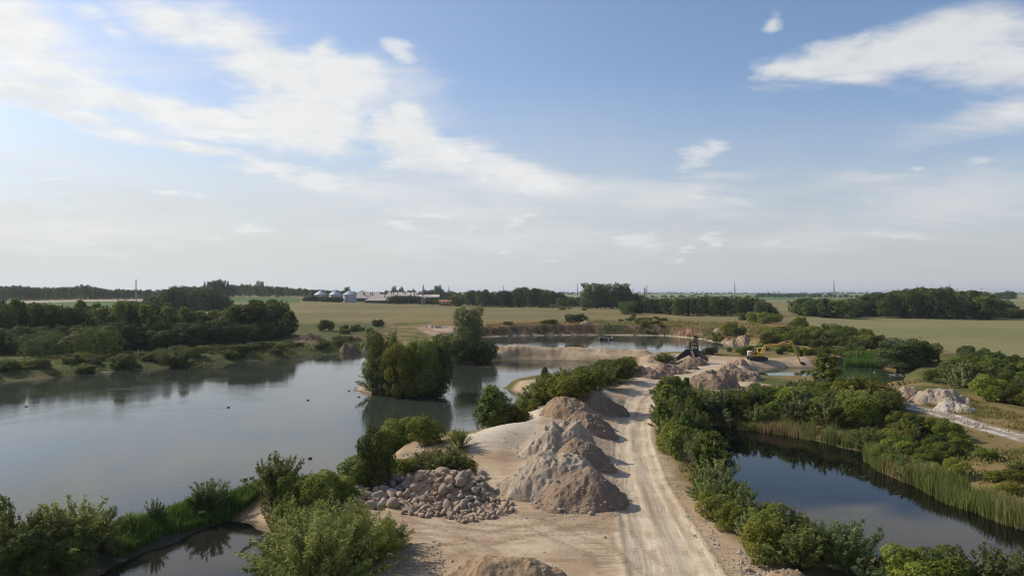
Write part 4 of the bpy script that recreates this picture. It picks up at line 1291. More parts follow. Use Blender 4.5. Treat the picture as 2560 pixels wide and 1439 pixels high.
def p_bare(seed):
    g = np.random.default_rng(seed); paths = []; rad = []
    for i in range(16):
        a = g.uniform(0, 6.28); tilt = g.uniform(.1, .8)
        c = curve((0, 0, 0), (math.cos(a) * math.sin(tilt), math.sin(a) * math.sin(tilt), math.cos(tilt)), g.uniform(.6, 1.0), (0, 0, .1), 7, g, .08)
        paths.append(c); rad.append(.008)
        for j in range(7):
            b = c[2 + j % 5]; paths.append(curve(b, unit(1, g)[0] + np.array([0, 0, .7]), g.uniform(.1, .3), (0, 0, .1), 4, g, .1)); rad.append(.004)
    sv, sq = tubes(paths, rad, .35, 4)
    return None, mk_mesh('twigs', sv, sq, [M['twig']], True)


KIND = {}
KIND['willow'] = [p_willow(s_, 'willow') for s_ in (101, 102, 103, 104)]
KIND['grey'] = [p_willow(s_, 'grey', wide=.7) for s_ in (111, 112)]
KIND['bigwillow'] = [p_lobes(s_, 'birch' if s_ == 121 else 'dense', n=19000, rx=.54, lobes=26, L=.028, asp=.4, lr=(.09, .165), shoots=60, fine=.09) for s_ in (121, 122)]
KIND['hugewillow'] = [p_willow(131, 'willow', n=26000, wide=.85, L=.036, stems=130, base=.25), p_willow(132, 'dense', n=24000, wide=.85, L=.036, stems=120, base=.25)]
KIND['dense'] = [p_lobes(s_, 'dense', L=.042) for s_ in (201, 202, 203, 204, 205, 206)]
KIND['darkbush'] = [p_lobes(s_, 'dark', L=.042, n=9000) for s_ in (211, 212)]
KIND['roundbush'] = [p_lobes(221, 'dark', n=11000, rx=.62, lobes=16, L=.028, lr=(.26, .34), shoots=4, fine=.02)]
KIND['birch'] = [p_birch(s_, 'birch') for s_ in (301, 302, 303)]
KIND['broad'] = [p_lobes(s_, 'dark', n=11500, rx=.47, lobes=25, L=.031, low=.02, z0=.10, lr=(.09, .165), trunk=True, fine=.07, shoots=26, names=('crown', 'trunk')) for s_ in (401, 402, 403, 404)]
KIND['pale'] = [p_lobes(s_, 'grey', n=13000, rx=.40, lobes=26, L=.026, asp=.45, low=.10, z0=.2, lr=(.075, .125), trunk=True, fine=.10, shoots=40, names=('crown', 'trunk')) for s_ in (411,)]
KIND['far'] = [p_lobes(s_, 'dark', n=3200, rx=.48, lobes=14, L=.05, low=.0, z0=.08, lr=(.12, .20), trunk=True, shoots=8, names=('crown', 'trunk')) for s_ in (421, 422, 423, 424, 425)]
KIND['conifer'] = [p_conifer(s_) for s_ in (501, 502, 503)]
KIND['bare'] = [p_bare(601), p_bare(602)]
PART = {'birch': ('crown', 'trunk'), 'broad': ('crown', 'trunk'), 'pale': ('crown', 'trunk'), 'far': ('crown', 'trunk'), 'conifer': ('crown', 'trunk')}
NAME = {'willow': 'willow_bush', 'grey': 'willow_bush', 'bigwillow': 'willow_tree', 'hugewillow': 'willow_bush', 'dense': 'leafy_shrub', 'darkbush': 'dark_shrub', 'roundbush': 'round_bush', 'birch': 'birch_tree',
        'broad': 'broadleaf_tree', 'pale': 'willow_tree', 'far': 'broadleaf_tree', 'conifer': 'conifer_tree', 'bare': 'bare_bush'}
prng = random.Random(11)
N_PLANT = [0]


def plant_at(x, y, h, w, kind, label, group=None, z=None, var=None, sink=0.0):
    """h metres high and w metres wide"""
    vs_ = KIND[kind]; cr, st = vs_[(N_PLANT[0] if var is None else var) % len(vs_)]; N_PLANT[0] += 1
    z = hz(x, y) if z is None else z
    nat = {'willow': 1.15, 'grey': 1.25, 'hugewillow': 1.5, 'bigwillow': 1.05, 'dense': 1.05, 'darkbush': 1.05, 'roundbush': 1.25, 'birch': .52, 'broad': .88, 'pale': .72, 'far': .92, 'conifer': .36, 'bare': 1.1}[kind]
    if cr is not None and 'nat' in cr: nat = cr['nat']
    sx = w / nat
    nm = NAME[kind]; cat = nm.split('_')[-1]
    t = thing(nm, label, cat, (x, y, z - sink - .03 * h), prng.uniform(0, 6.28), group)
    t.scale = (sx, sx * prng.uniform(.9, 1.1), h)
    pn = PART.get(kind, ('foliage', 'stems'))
    if cr is not None: obj(pn[0], cr, t)
    obj(pn[1] if cr is not None else 'twigs', st, t)
    return t


def plant(u, v, wpx, hpx, kind, label, group=None, var=None):
    g = ground(u, v); k = g[1] / F
    return plant_at(g[0], g[1], hpx * k, wpx * k, kind, label, group, g[2], var)


ORD = ('first second third fourth fifth sixth seventh eighth ninth tenth eleventh twelfth thirteenth fourteenth fifteenth sixteenth seventeenth eighteenth nineteenth twentieth '
       'twenty-first twenty-second twenty-third twenty-fourth twenty-fifth twenty-sixth twenty-seventh twenty-eighth twenty-ninth thirtieth thirty-first thirty-second thirty-third thirty-fourth '
       'thirty-fifth thirty-sixth thirty-seventh thirty-eighth thirty-ninth fortieth').split()
for a_ in ('forty', 'fifty', 'sixty', 'seventy', 'eighty'):
    for i_, b_ in enumerate('first second third fourth fifth sixth seventh eighth ninth'.split()): ORD.append(a_ + '-' + b_)
    ORD.append({'forty': 'fiftieth', 'fifty': 'sixtieth', 'sixty': 'seventieth', 'seventy': 'eightieth', 'eighty': 'ninetieth'}[a_])


def number(items, tail):
    """items: (sort key, object); the label's stem is completed with its place counted along the row"""
    items.sort(key=lambda t: t[0])
    for i, (k, o) in enumerate(items):
        n = len(items)
        o['label'] = f"{o['label']}, {ORD[i]} {tail}" if i else f"{o['label']}, first {tail}"


FAR_MASS = []     # trees of far-off woods that read as one mass


def row(y0, y1, n, tops, wpx, kinds, stem, group, tail, u_rng=None, base=None, jit=7, seed=0, mass=False, tilt=0):
    """a wood edge: trees between depths y0..y1 whose tops follow the outline `tops` (u, v)"""
    rg = random.Random(seed); out = []
    T = np.array(tops, float); u0, u1 = u_rng or (T[0, 0], T[-1, 0])
    for i in range(n):
        fr = (i + .5 + rg.uniform(-.35, .35)) / n
        u = u0 + (u1 - u0) * fr
        f2 = rg.random(); y = y0 + (y1 - y0) * f2 + tilt * max(0, fr) ** 2.5
        vt = np.interp(u, T[:, 0], T[:, 1]) + rg.random() ** 1.3 * jit
        x = (u - 1280) * y / F; z = hz(x, y)
        h = HC - (vt - VH) * y / F - z
        if h < 1.2: continue
        kd = rg.choice(kinds)
        w = wpx * rg.uniform(.8, 1.3) * y / F
        if kd == 'conifer': w *= .55
        if kd == 'birch': w *= .7
        w = min(w, h * 1.3)
        st = stem[kd] if isinstance(stem, dict) else stem
        if mass: FAR_MASS.append((x, y, z, h, w)); continue
        out.append((u, plant_at(x, y, h, w, kd, st, group, z)))
    number(out, tail)
    return out


def belt(pts, n, hr, kinds, stem, group, tail, zref=0, asp=1.15, gap=.5, seed=0, keep_dry=True, cap=None):
    """shrubs filling a patch of ground outlined in pixels"""
    rg = random.Random(seed); P = W(pts, zref); lo, hi = P.min(0), P.max(0); out = []; got = []; tr = 0
    while len(got) < n and tr < n * 80:
        tr += 1
        x, y = rg.uniform(lo[0], hi[0]), rg.uniform(lo[1], hi[1])
        if poly_sd(P, np.array([x]), np.array([y]))[0] > 0: continue
        if keep_dry and float(look(x, y, 3)[0]) < 0.3: continue
        h = rg.uniform(*hr); w = h * asp * rg.uniform(.85, 1.25)
        if any((x - a) ** 2 + (y - b) ** 2 < (gap * (w + c) * .5) ** 2 for a, b, c in got): continue
        got.append((x, y, w)); kd = rg.choice(kinds)
        if kd == 'birch': h *= 1.35; w *= .75
        st = stem[kd] if isinstance(stem, dict) else stem
        if cap is not None:
            uu = 1280 + F * x / y; vt = np.interp(uu, [c[0] for c in cap], [c[1] for c in cap]); h = min(h, HC - (vt - VH) * y / F - hz(x, y))
            if h < .5: continue
        u = 1280 + F * x / y
        out.append((u, plant_at(x, y, h, w, kd, st, group)))
    number(out, tail)
    return out


def build_plants():
    P = plant
    # --- the strip between lake and inlet, bottom left
    g = 'bushes on the strip beside the inlet'
    P(28, 1425, 145, 140, 'willow', 'olive willow bush in the bottom left corner beside the inlet', g)
    P(105, 1408, 120, 118, 'willow', 'willow bush second from the corner along the inlet', g)
    P(190, 1402, 150, 150, 'willow', 'tall willow bush with twiggy tips, third along the inlet', g)
    P(252, 1378, 80, 92, 'grey', 'small grey willow closing the row of four along the inlet', g)
    P(-30, 1400, 90, 165, 'darkbush', 'dark leafy shrub poking in at the left picture edge', g)
    P(60, 1440, 120, 120, 'darkbush', 'dark low shrub under the willows in the bottom left corner', g)
    P(160, 1432, 130, 100, 'darkbush', 'dark low shrub at the water under the twiggy-tipped willow', g)
    P(525, 1275, 92, 72, 'willow', 'round yellowish bush standing on the grassy strip', g)
    P(385, 1312, 42, 62, 'grey', 'slender young willow shoots on the grassy strip', g)
    P(345, 1330, 40, 30, 'willow', 'tiny bush at the lower end of the grassy strip', g)
    g = 'shrubs between lake and stone heap'
    P(690, 1255, 105, 112, 'willow', 'big bright bush at the left end of the lakeside shrubs', g)
    P(742, 1268, 90, 85, 'dense', 'leafy shrub right beside the big bright lakeside bush', g)
    P(800, 1262, 100, 85, 'dense', 'dark green shrub before the left tip of the stone heap', g)
    P(850, 1248, 80, 62, 'dense', 'low green shrub touching the left arm of the stone heap', g)
    P(725, 1290, 90, 52, 'dense', 'low dark shrub behind the big bottom willow bush', g)
    P(890, 1222, 80, 80, 'dense', 'green shrub at the left foot of the tall dark tree', g)
    P(932, 1218, 80, 150, 'darkbush', 'tall dark leafy tree behind the left boulders', g)
    P(955, 1205, 70, 95, 'darkbush', 'dark shrub filling the right side of the tall dark tree', g)
    P(1010, 1112, 110, 72, 'dense', 'wide green shrub on the sand point by the water', g)
    P(1066, 1108, 80, 68, 'dense', 'second green shrub on the sand point, nearer the birch', g)
    P(965, 1128, 60, 60, 'dense', 'small shrub at the left end of the sand point', g)
    P(1148, 1120, 50, 48, 'willow', 'small solitary fan-shaped bush on the sand', g)
    P(1115, 1178, 85, 55, 'willow', 'spreading green bush behind the top of the stone heap', g)
    P(1160, 1180, 55, 38, 'dense', 'small shrub behind the right end of the mound', g)
    P(1010, 1190, 75, 46, 'dense', 'low shrub between the dark tree and the stone heap', g)
    P(1060, 1172, 60, 40, 'willow', 'low bush just behind the upright boulder', g)
    # --- big bush at the bottom
    g = 'willow bushes at the bottom between inlet and yard'
    P(800, 1452, 262, 188, 'hugewillow', 'huge spreading willow bush at the bottom beside the inlet', g, 0)
    P(905, 1402, 175, 108, 'hugewillow', 'right shoulder of bushes next to the huge bottom willow', g, 1)
    P(705, 1470, 130, 105, 'willow', 'bright low bush on the inlet side of the huge bottom willow', g)
    P(775, 1325, 110, 60, 'willow', 'bush with upright shoots behind the huge bottom willow', g)
    P(965, 1368, 90, 60, 'grey', 'thin small willow at the yard side of the huge bottom bush', g)
    # --- birch point
    g = 'bushes around the little bay'
    P(1243, 1078, 84, 118, 'birch', 'slim birch standing at the edge of the little bay', g, 0)
    P(1248, 1082, 80, 62, 'dense', 'leafy shrub at the foot of the slim birch by the bay', g)
    P(1196, 1076, 46, 46, 'bare', 'half bare twiggy bush leaning over the bay', g)
    P(1290, 1060, 62, 56, 'dense', 'shrub right of the slim birch by the bay', g)
    P(1318, 1040, 60, 48, 'dense', 'shrub in the hollow between birch and gravel heaps', g)
    # --- promontory
    g = 'shrubs on the green point beside the road'
    tab = [(1345, 1012, 80, 52), (1385, 1003, 95, 62), (1425, 993, 95, 60), (1462, 982, 90, 62), (1500, 972, 95, 66), (1540, 955, 85, 58), (1567, 938, 60, 48), (1372, 975, 55, 40), (1410, 965, 60, 45), (1460, 960, 70, 48), (1515, 942, 70, 44)]
    its = [(u, P(u, v, w, h, 'dense' if i % 4 else 'willow', 'green shrub on the point beside the road', g)) for i, (u, v, w, h) in enumerate(tab)]
    number(its, 'from the birch side')
    P(1362, 962, 24, 42, 'birch', 'thin sapling sticking up at the tip of the green point', g)
    P(1662, 908, 48, 26, 'willow', 'lone green bush between the spit and the brown heaps', None)
    P(1778, 886, 34, 20, 'darkbush', 'dark bush on the shore right of the hopper', None)
    P(1750, 889, 30, 12, 'darkbush', 'low dark scrub at the right wing of the hopper', None)
    # --- islet
    g = 'willows on the islet'
    P(960, 979, 88, 148, 'bigwillow', 'pale round-headed willow at the left end of the islet', g, 0)
    P(1012, 976, 84, 140, 'bigwillow', 'upright willow left of the middle of the islet', g, 1)
    P(1056, 976, 88, 146, 'bigwillow', 'broad willow in the middle of the islet', g, 0)
    P(1092, 978, 66, 118, 'broad', 'dark willow at the right end of the islet', g)
    P(936, 982, 56, 84, 'grey', 'low willow hanging over the left sand tip of the islet', g)
    P(985, 984, 80, 84, 'willow', 'yellow-green willow at the front of the islet', g)
    P(1035, 985, 90, 74, 'darkbush', 'dark lower growth at the front of the islet', g)
    P(1088, 984, 70, 76, 'darkbush', 'dark low bush at the right front corner of the islet', g)
    g = 'trees where the spit begins'
    P(1172, 904, 74, 134, 'pale', 'tall airy tree where the sand spit begins', g)
    P(1130, 900, 66, 62, 'darkbush', 'dark bush left of the tall airy tree on the spit', g)
    P(1158, 908, 70, 60, 'darkbush', 'dark bush below the tall airy tree on the spit', g)
    P(1208, 902, 60, 55, 'broad', 'dark small tree right of the tall airy tree on the spit', g)
    P(1110, 890, 60, 55, 'dense', 'bush between the islet and the tall airy tree', g)
    # --- right of the road
    willow_kinds = ['willow', 'grey', 'dense', 'willow', 'birch', 'birch', 'bare']
    st = {'willow': 'willow bush along the right road edge', 'grey': 'grey willow along the right road edge', 'dense': 'leafy shrub along the right road edge', 'birch': 'young birch along the right road edge', 'bare': 'bare twiggy bush along the right road edge'}
    P(1668, 1018, 66, 78, 'birch', 'bushy birch at the far end of the road-edge thicket', None, 1)
    P(1703, 1008, 48, 66, 'birch', 'second bushy birch at the far end of the road-edge thicket', None, 2)
    belt([(1650, 1035), (1690, 1015), (1760, 1030), (1752, 1100), (1775, 1180), (1790, 1215), (1740, 1225), (1690, 1180), (1650, 1100)], 30, (2.2, 3.9), willow_kinds, st, 'thicket between road and dark pond', 'from the road', asp=.95, gap=.40, seed=3)
    P(1770, 1215, 95, 130, 'birch', 'tallest willow-like birch leaning over the dark pond', None, 0)
    belt([(1735, 1255), (1795, 1225), (1835, 1255), (1925, 1310), (1960, 1345), (1905, 1385), (1820, 1345), (1770, 1310)], 16, (1.8, 3.0), ['willow', 'grey', 'dense'], {'willow': 'willow bush between yard and dark pond', 'grey': 'grey willow between yard and dark pond', 'dense': 'leafy shrub between yard and dark pond'}, 'bushes between yard and dark pond', 'from the road', asp=1.0, gap=.42, seed=4)
    g = 'bushes along the bottom beside the dark pond'
    P(1905, 1402, 95, 112, 'dense', 'round dark green shrub at the corner of the gravel verge', g)
    P(2000, 1422, 130, 120, 'willow', 'wide olive willow bush at the bottom, right of the round shrub', g)
    P(2085, 1424, 120, 110, 'willow', 'second wide olive willow bush along the bottom', g)
    P(2150, 1440, 120, 130, 'grey', 'willow with reddish upright tips along the bottom', g)
    P(1990, 1350, 80, 75, 'grey', 'thin grey willow at the pond side of the wide olive one', g)
    P(2275, 1480, 150, 115, 'dense', 'dark leafy shrub at the bottom after the gap of water', g)
    P(2365, 1485, 130, 110, 'dense', 'yellow-green leafy shrub next to the dark one at the bottom', g)
    P(2455, 1490, 150, 120, 'grey', 'loose grey willow near the bottom right corner', g)
    P(2550, 1490, 120, 105, 'willow', 'willow bush in the bottom right corner', g)
    P(2210, 1470, 70, 60, 'grey', 'low willow at the gap of water along the bottom', g)
    P(2495, 1440, 50, 85, 'bare', 'bare twiggy bush near the bottom right corner', None)
    P(2545, 1430, 50, 75, 'bare', 'second bare twiggy bush in the bottom right corner', None)
    # --- behind the dark pond
    st = {'willow': 'willow bush behind the dark pond', 'grey': 'grey willow behind the dark pond', 'dense': 'leafy shrub behind the dark pond', 'darkbush': 'dark shrub behind the dark pond'}
    belt([(1775, 1040), (1780, 1010), (1850, 1000), (1960, 1000), (2060, 990), (2150, 990), (2225, 1005), (2235, 1050), (2170, 1075), (2060, 1062), (1960, 1052), (1840, 1048)], 60, (2.4, 4.4), ['dense', 'dense', 'grey', 'willow', 'dense'], st, 'shrubs behind the dark pond', 'from the road', gap=.38, seed=5,
         cap=[(1740, 975), (1850, 968), (1960, 958), (2040, 952), (2080, 925), (2130, 942), (2200, 965), (2240, 975)])
    P(2072, 985, 70, 100, 'birch', 'slender birch rising above the shrubs behind the dark pond', None, 2)
    P(2010, 1000, 70, 50, 'grey', 'pale willow left of the slender birch behind the dark pond', None)
    P(2140, 1015, 120, 75, 'dense', 'largest shrub right of the slender birch behind the dark pond', None)
    belt([(1870, 975), (1900, 960), (2040, 962), (2080, 968), (2000, 978), (1900, 985)], 9, (.6, 1.1), ['dense', 'willow', 'grey'], 'low shrub on the near shore of the digging pond', 'low shrubs below the digging pond', 'from the road', seed=6)
    # --- right bank
    st = {'willow': 'low willow on the bank above the reeds', 'dense': 'low green shrub on the bank above the reeds', 'darkbush': 'low dark shrub on the bank above the reeds'}
    belt([(2120, 1090), (2200, 1065), (2290, 1062), (2390, 1105), (2470, 1165), (2450, 1205), (2300, 1185), (2215, 1140)], 36, (1.1, 2.5), ['dense', 'dense', 'willow', 'darkbush'], st, 'low shrubs on the bank above the reeds', 'from the pond end', asp=1.4, gap=.42, seed=7)
    belt([(2450, 1100), (2560, 1130), (2700, 1220), (2650, 1280), (2520, 1230), (2450, 1160)], 9, (.5, 1.1), ['dense', 'willow'], 'tiny shrub in the dry grass below the gravel track', 'tiny shrubs in the dry grass', 'from the pond end', asp=2.0, seed=8)
    # --- right middle belts
    st = {'dense': 'green shrub in the hedge before the right field', 'darkbush': 'dark shrub in the hedge before the right field', 'willow': 'willow in the hedge before the right field'}
    belt([(1890, 852), (1985, 824), (2080, 832), (2150, 845), (2230, 862), (2235, 880), (2120, 884), (2010, 868), (1915, 868)], 44, (2.6, 5.2), ['dense', 'darkbush', 'dense', 'willow'], st, 'hedge before the right wheat field', 'from its far end', asp=1.35, gap=.40, seed=9)
    g = 'trees beside the green corner of the digging pond'
    P(2245, 918, 92, 84, 'pale', 'pale feathery willow tree beside the green pond corner', g)
    P(2292, 908, 62, 62, 'broad', 'dark round tree right of the pale feathery willow', g)
    P(2318, 905, 60, 50, 'darkbush', 'dark shrub at the right foot of the dark round tree', g)
    P(2270, 925, 60, 46, 'willow', 'green bush at the water below the pale feathery willow', g)
    P(2215, 915, 50, 45, 'dense', 'green bush left of the pale feathery willow', g)
    st = {'dense': 'green shrub in the thicket right of the pond corner', 'darkbush': 'dark shrub in the thicket right of the pond corner', 'willow': 'willow in the thicket right of the pond corner', 'broad': 'small tree in the thicket right of the pond corner', 'grey': 'grey willow in the thicket right of the pond corner'}
    belt([(2325, 925), (2380, 905), (2480, 918), (2640, 955), (2680, 1030), (2540, 1018), (2440, 1000), (2400, 975), (2330, 965)], 42, (2.4, 4.6), ['dense', 'dense', 'darkbush', 'darkbush', 'broad', 'grey'], st, 'thicket right of the pond corner', 'from its left end', gap=.42, seed=10)
    belt([(2345, 892), (2400, 885), (2500, 908), (2640, 940), (2640, 960), (2480, 925)], 14, (2.4, 3.8), ['darkbush', 'broad'], {'darkbush': 'dark hedge shrub along the near edge of the right field', 'broad': 'dark hedge tree along the near edge of the right field'}, 'hedge along the near edge of the right field', 'from its left end', seed=12)
    belt([(2040, 895), (2110, 882), (2200, 893), (2210, 905), (2130, 908), (2050, 908)], 14, (1.5, 3.2), ['dense', 'willow', 'darkbush'], 'shrub between the excavator and the pale willow tree', 'shrubs right of the excavator', 'from the excavator', seed=13)
    belt([(1925, 886), (1960, 875), (2030, 876), (2040, 890), (1990, 893)], 10, (1.2, 2.4), ['dense', 'darkbush'], 'low shrub behind the excavator arm', 'low shrubs behind the excavator', 'from the excavator cab', seed=14)
    belt([(1800, 884), (1850, 875), (1905, 872), (1920, 880), (1860, 888)], 9, (1.0, 2.2), ['dense', 'darkbush'], 'low shrub between back lake and excavator', 'low shrubs between back lake and excavator', 'from the hopper', seed=15)
    # --- bank of the back lake
    P(1440, 806, 48, 22, 'darkbush', 'dark bush standing above the torn bank', None)
    P(1270, 812, 24, 9, 'dense', 'tiny bush above the left part of the torn bank', None)
    P(1375, 812, 42, 13, 'dense', 'flat bush above the middle of the torn bank', None)
    P(1825, 838, 44, 36, 'dense', 'leafy bush on the dry slope of the far right bank', None)
    P(1845, 840, 34, 24, 'darkbush', 'dark bush attached to the leafy one on the dry slope', None)
    P(1585, 793, 10, 9, 'darkbush', 'tiny round tree alone before the field edge', None)
    belt([(1530, 800), (1650, 796), (1665, 802), (1540, 806)], 14, (1.0, 2.0), ['dense', 'darkbush'], 'low bush of the weedy strip above the torn bank', 'weedy strip above the torn bank', 'from its left end', zref=3, asp=2.2, seed=16)
    belt([(1580, 838), (1680, 838), (1660, 828), (1590, 826)], 9, (1.5, 2.8), ['dense', 'dense', 'willow'], 'green bush growing on the torn bank face', 'bushes on the torn bank face', 'from the raft', zref=0, seed=17, keep_dry=True)
    belt([(1690, 842), (1790, 852), (1860, 858), (1850, 848), (1720, 834)], 9, (1.0, 2.0), ['dense', 'willow'], 'low bush on the shore of the far right bank', 'low bushes on the far right bank', 'from the raft', zref=0, seed=18)
    # --- left bank
    P(815, 828, 36, 30, 'broad', 'lone small round tree at the field edge, left bank', None)
    P(945, 816, 28, 18, 'darkbush', 'lone round bush at the field edge beyond the islet', None)
    belt([(830, 832), (880, 826), (925, 830), (935, 838), (850, 840)], 12, (1.6, 2.8), ['darkbush', 'dense'], 'dark shrub of the low hedge by the lone tree', 'low hedge by the lone tree', 'from the lone tree', zref=1, seed=19)
    P(110, 893, 100, 66, 'roundbush', 'smaller dome-shaped bush at the foot of the left wood', None)
    P(238, 892, 122, 80, 'roundbush', 'large dome-shaped bush at the foot of the left wood', None)
    st = {'willow': 'low willow on the grassy left shore', 'dense': 'low green bush on the grassy left shore', 'darkbush': 'low dark bush on the grassy left shore', 'grey': 'low grey willow on the grassy left shore'}
    belt([(-60, 945), (120, 936), (300, 920), (440, 909), (440, 894), (250, 908), (-60, 930)], 70, (.8, 2.3), ['willow', 'dense', 'grey', 'darkbush'], st, 'low bushes on the left shore near the path', 'from the left edge', zref=-.8, asp=1.7, gap=.30, seed=20)
    st = {k_: v_.replace('the grassy left shore', 'the left shore below the bare earth') for k_, v_ in st.items()}
    belt([(440, 909), (500, 903), (700, 889), (880, 873), (900, 864), (700, 872), (500, 887), (440, 894)], 60, (.9, 2.6), ['willow', 'dense', 'grey', 'darkbush'], st, 'low bushes on the left shore below the bare earth', 'from the tallest willow', zref=-.8, asp=1.6, gap=.30, seed=40)
    P(440, 905, 70, 50, 'willow', 'tallest willow on the grassy left shore', None)
    P(312, 918, 40, 34, 'darkbush', 'dark bush hanging over the water on the left shore', None)
    st = {'broad': 'dark broadleaf tree of the left wood', 'birch': 'slender birch of the left wood', 'far': 'dark broadleaf tree of the left wood', 'bigwillow': 'bushy willow tree of the left wood'}
    row(206, 232, 46, [(-120, 755), (-20, 741), (60, 746), (110, 752), (150, 768), (215, 742), (262, 762), (300, 744), (350, 748), (400, 758), (440, 744), (475, 776), (530, 776), (590, 764), (640, 744), (690, 748), (712, 762), (722, 790)], 74, ['broad', 'birch', 'broad', 'birch', 'broad'], st, 'trees of the left wood', 'from the left edge, back row', jit=15, seed=21, tilt=52)
    row(197, 206, 36, [(-120, 800), (0, 790), (60, 815), (160, 810), (300, 800), (360, 825), (430, 800), (520, 790), (600, 810), (690, 800), (728, 830)], 72, ['broad', 'darkbush', 'darkbush'], {**st, 'darkbush': 'dark tall shrub of the left wood'}, 'trees of the left wood', 'from the left edge, front row', jit=24, seed=22, tilt=56)
    # --- woods farther out
    row(470, 560, 34, [(366, 742), (420, 722), (460, 712), (500, 716), (540, 728), (570, 742)], 42, ['far', 'broad'], 'dark tree of the wood beside the green field', 'wood beside the green field', 'from its left end', jit=8, seed=23)
    row(778, 880, 125, [(-90, 712), (0, 713), (60, 712), (130, 717), (185, 712), (212, 709), (245, 718), (330, 722), (420, 722), (480, 714), (530, 712)], 22, ['far'], 'tree of the far wood beyond the left lane', 'far wood beyond the left lane', 'from the left edge', jit=5, seed=24, mass=True)
    row(880, 920, 9, [(508, 694), (540, 692), (582, 703)], 22, ['conifer', 'conifer', 'far'], {'conifer': 'tall conifer rising above the left ridge', 'far': 'rounded tree among the tall ridge conifers'}, 'conifers on the left ridge', 'from the left', jit=10, seed=25)
    row(930, 1100, 64, [(540, 714), (600, 708), (660, 712), (720, 716), (800, 722), (880, 726)], 20, ['far'], 'tree of the ridge wood left of the silos', 'ridge wood left of the silos', 'from its left end', jit=4, seed=26, mass=True)
    plant_at(*at_y(650, 720, 1080)[:2], 25, 12, 'far', 'single tall round-topped tree above the ridge wood', None)
    g = 'trees around the farm'
    row(680, 694, 12, [(757, 738), (790, 738), (830, 738), (858, 742)], 18, ['far'], 'dark shrub before the silos', 'shrubs before the silos', 'from the left', jit=6, seed=27)
    row(685, 700, 16, [(975, 738), (1010, 735), (1050, 738), (1095, 745)], 22, ['far'], 'dark tree before the long barns', 'trees before the long barns', 'from the big pale roof', jit=6, seed=28)
    row(860, 960, 20, [(880, 724), (930, 728), (985, 722), (1040, 724), (1095, 722), (1150, 727)], 18, ['far'], 'tree behind the farm roofs', 'trees behind the farm', 'from the silos', jit=5, seed=29)
    for (u, vt, w, lab) in ((868, 715, 15, 'upright tree standing just behind the right silo'), (985, 713, 13, 'round-topped tree on a bare stem behind the barns'), (1004, 715, 12, 'second round-topped tree behind the barns'),
                            (1096, 711, 22, 'big double-headed tree behind the right end of the barns'), (1034, 721, 10, 'small pointed tree behind the barns')):
        y = 840; x = (u - 1280) * y / F; z = hz(x, y)
        plant_at(x, y, HC - (vt - VH) * y / F - z, w * y / F, 'far', lab, g, z)
    row(620, 760, 52, [(1128, 740), (1170, 722), (1210, 719), (1245, 726), (1290, 717), (1330, 713), (1370, 722), (1420, 738), (1460, 742), (1520, 740), (1600, 730), (1640, 742)], 34, ['far', 'broad', 'broad'], 'dark tree of the wood behind the wheat field', 'wood behind the middle wheat field', 'from the farm', jit=16, seed=30)
    for (u, vt, w, lab) in ((1480, 705, 58, 'tall spreading tree, left one of the three highest in the middle'), (1514, 707, 46, 'tall spreading tree, middle one of the three highest'), (1555, 706, 46, 'tall rounded tree, right one of the three highest in the middle')):
        y = 640; x = (u - 1280) * y / F; z = hz(x, y)
        plant_at(x, y, HC - (vt - VH) * y / F - z, w * y / F, 'broad', lab, None, z)
    belt([(1290, 766), (1380, 768), (1465, 775), (1460, 779), (1370, 773), (1290, 769)], 16, (1.8, 3.0), ['dense'], 'low green bush along the far edge of the wheat', 'low bushes along the far edge of the wheat', 'from the farm', zref=4, asp=1.8, seed=31)
    st = {'far': 'dark broadleaf tree of the block wood right of the middle', 'conifer': 'dark conifer of the block wood right of the middle'}
    row(460, 560, 66, [(1560, 752), (1640, 744), (1700, 739), (1760, 738), (1820, 739), (1880, 741), (1915, 752), (1945, 775), (1957, 792)], 30, ['far', 'conifer', 'far'], st, 'block wood right of the middle', 'from its left end', jit=6, seed=32)
    its = [(u, P(u, v, w, h, 'dense', 'light green bush at the corner of the block wood', 'bushes at the corner of the block wood')) for (u, v, w, h) in ((1888, 806, 34, 28), (1915, 808, 40, 30), (1940, 805, 34, 22), (1860, 800, 30, 20), (1690, 782, 26, 14), (1620, 779, 26, 14), (1655, 780, 30, 12))]
    number(its, 'from the left')
    st = {'far': 'dark tree of the big wood behind the right field', 'broad': 'dark tree of the big wood behind the right field', 'conifer': 'dark conifer of the big wood behind the right field'}
    row(455, 540, 74, [(1992, 746), (2040, 742), (2100, 746), (2150, 742), (2200, 730), (2250, 722), (2300, 716), (2350, 716), (2400, 722), (2440, 724), (2480, 735), (2510, 752), (2545, 770), (2620, 774)], 50, ['broad', 'broad', 'far', 'broad', 'far', 'broad', 'far', 'far', 'conifer'], st, 'big wood behind the right field', 'from its left end', jit=7, seed=33)
    row(1650, 1780, 22, [(1890, 730), (1960, 733), (2000, 731), (2080, 733), (2170, 736)], 13, ['far'], 'small distant tree of the row on the right horizon', 'distant row of trees on the right horizon', 'from its left end', jit=4, seed=34)
    row(1200, 1300, 6, [(2488, 732), (2505, 726), (2530, 725), (2538, 735)], 20, ['far'], 'tree of the distant clump at the right edge', 'distant clump at the right edge', 'from its left side', jit=4, seed=35)
    row(900, 960, 14, [(1940, 752), (2000, 748), (2060, 752), (2140, 754)], 20, ['far'], 'tree of the low line behind the two right woods', 'low line behind the two right woods', 'from its left end', jit=5, seed=36)
    # far-off tree lines that read as one mass
    g = np.random.default_rng(9); V = []; Q = []; T = []; nb = 0
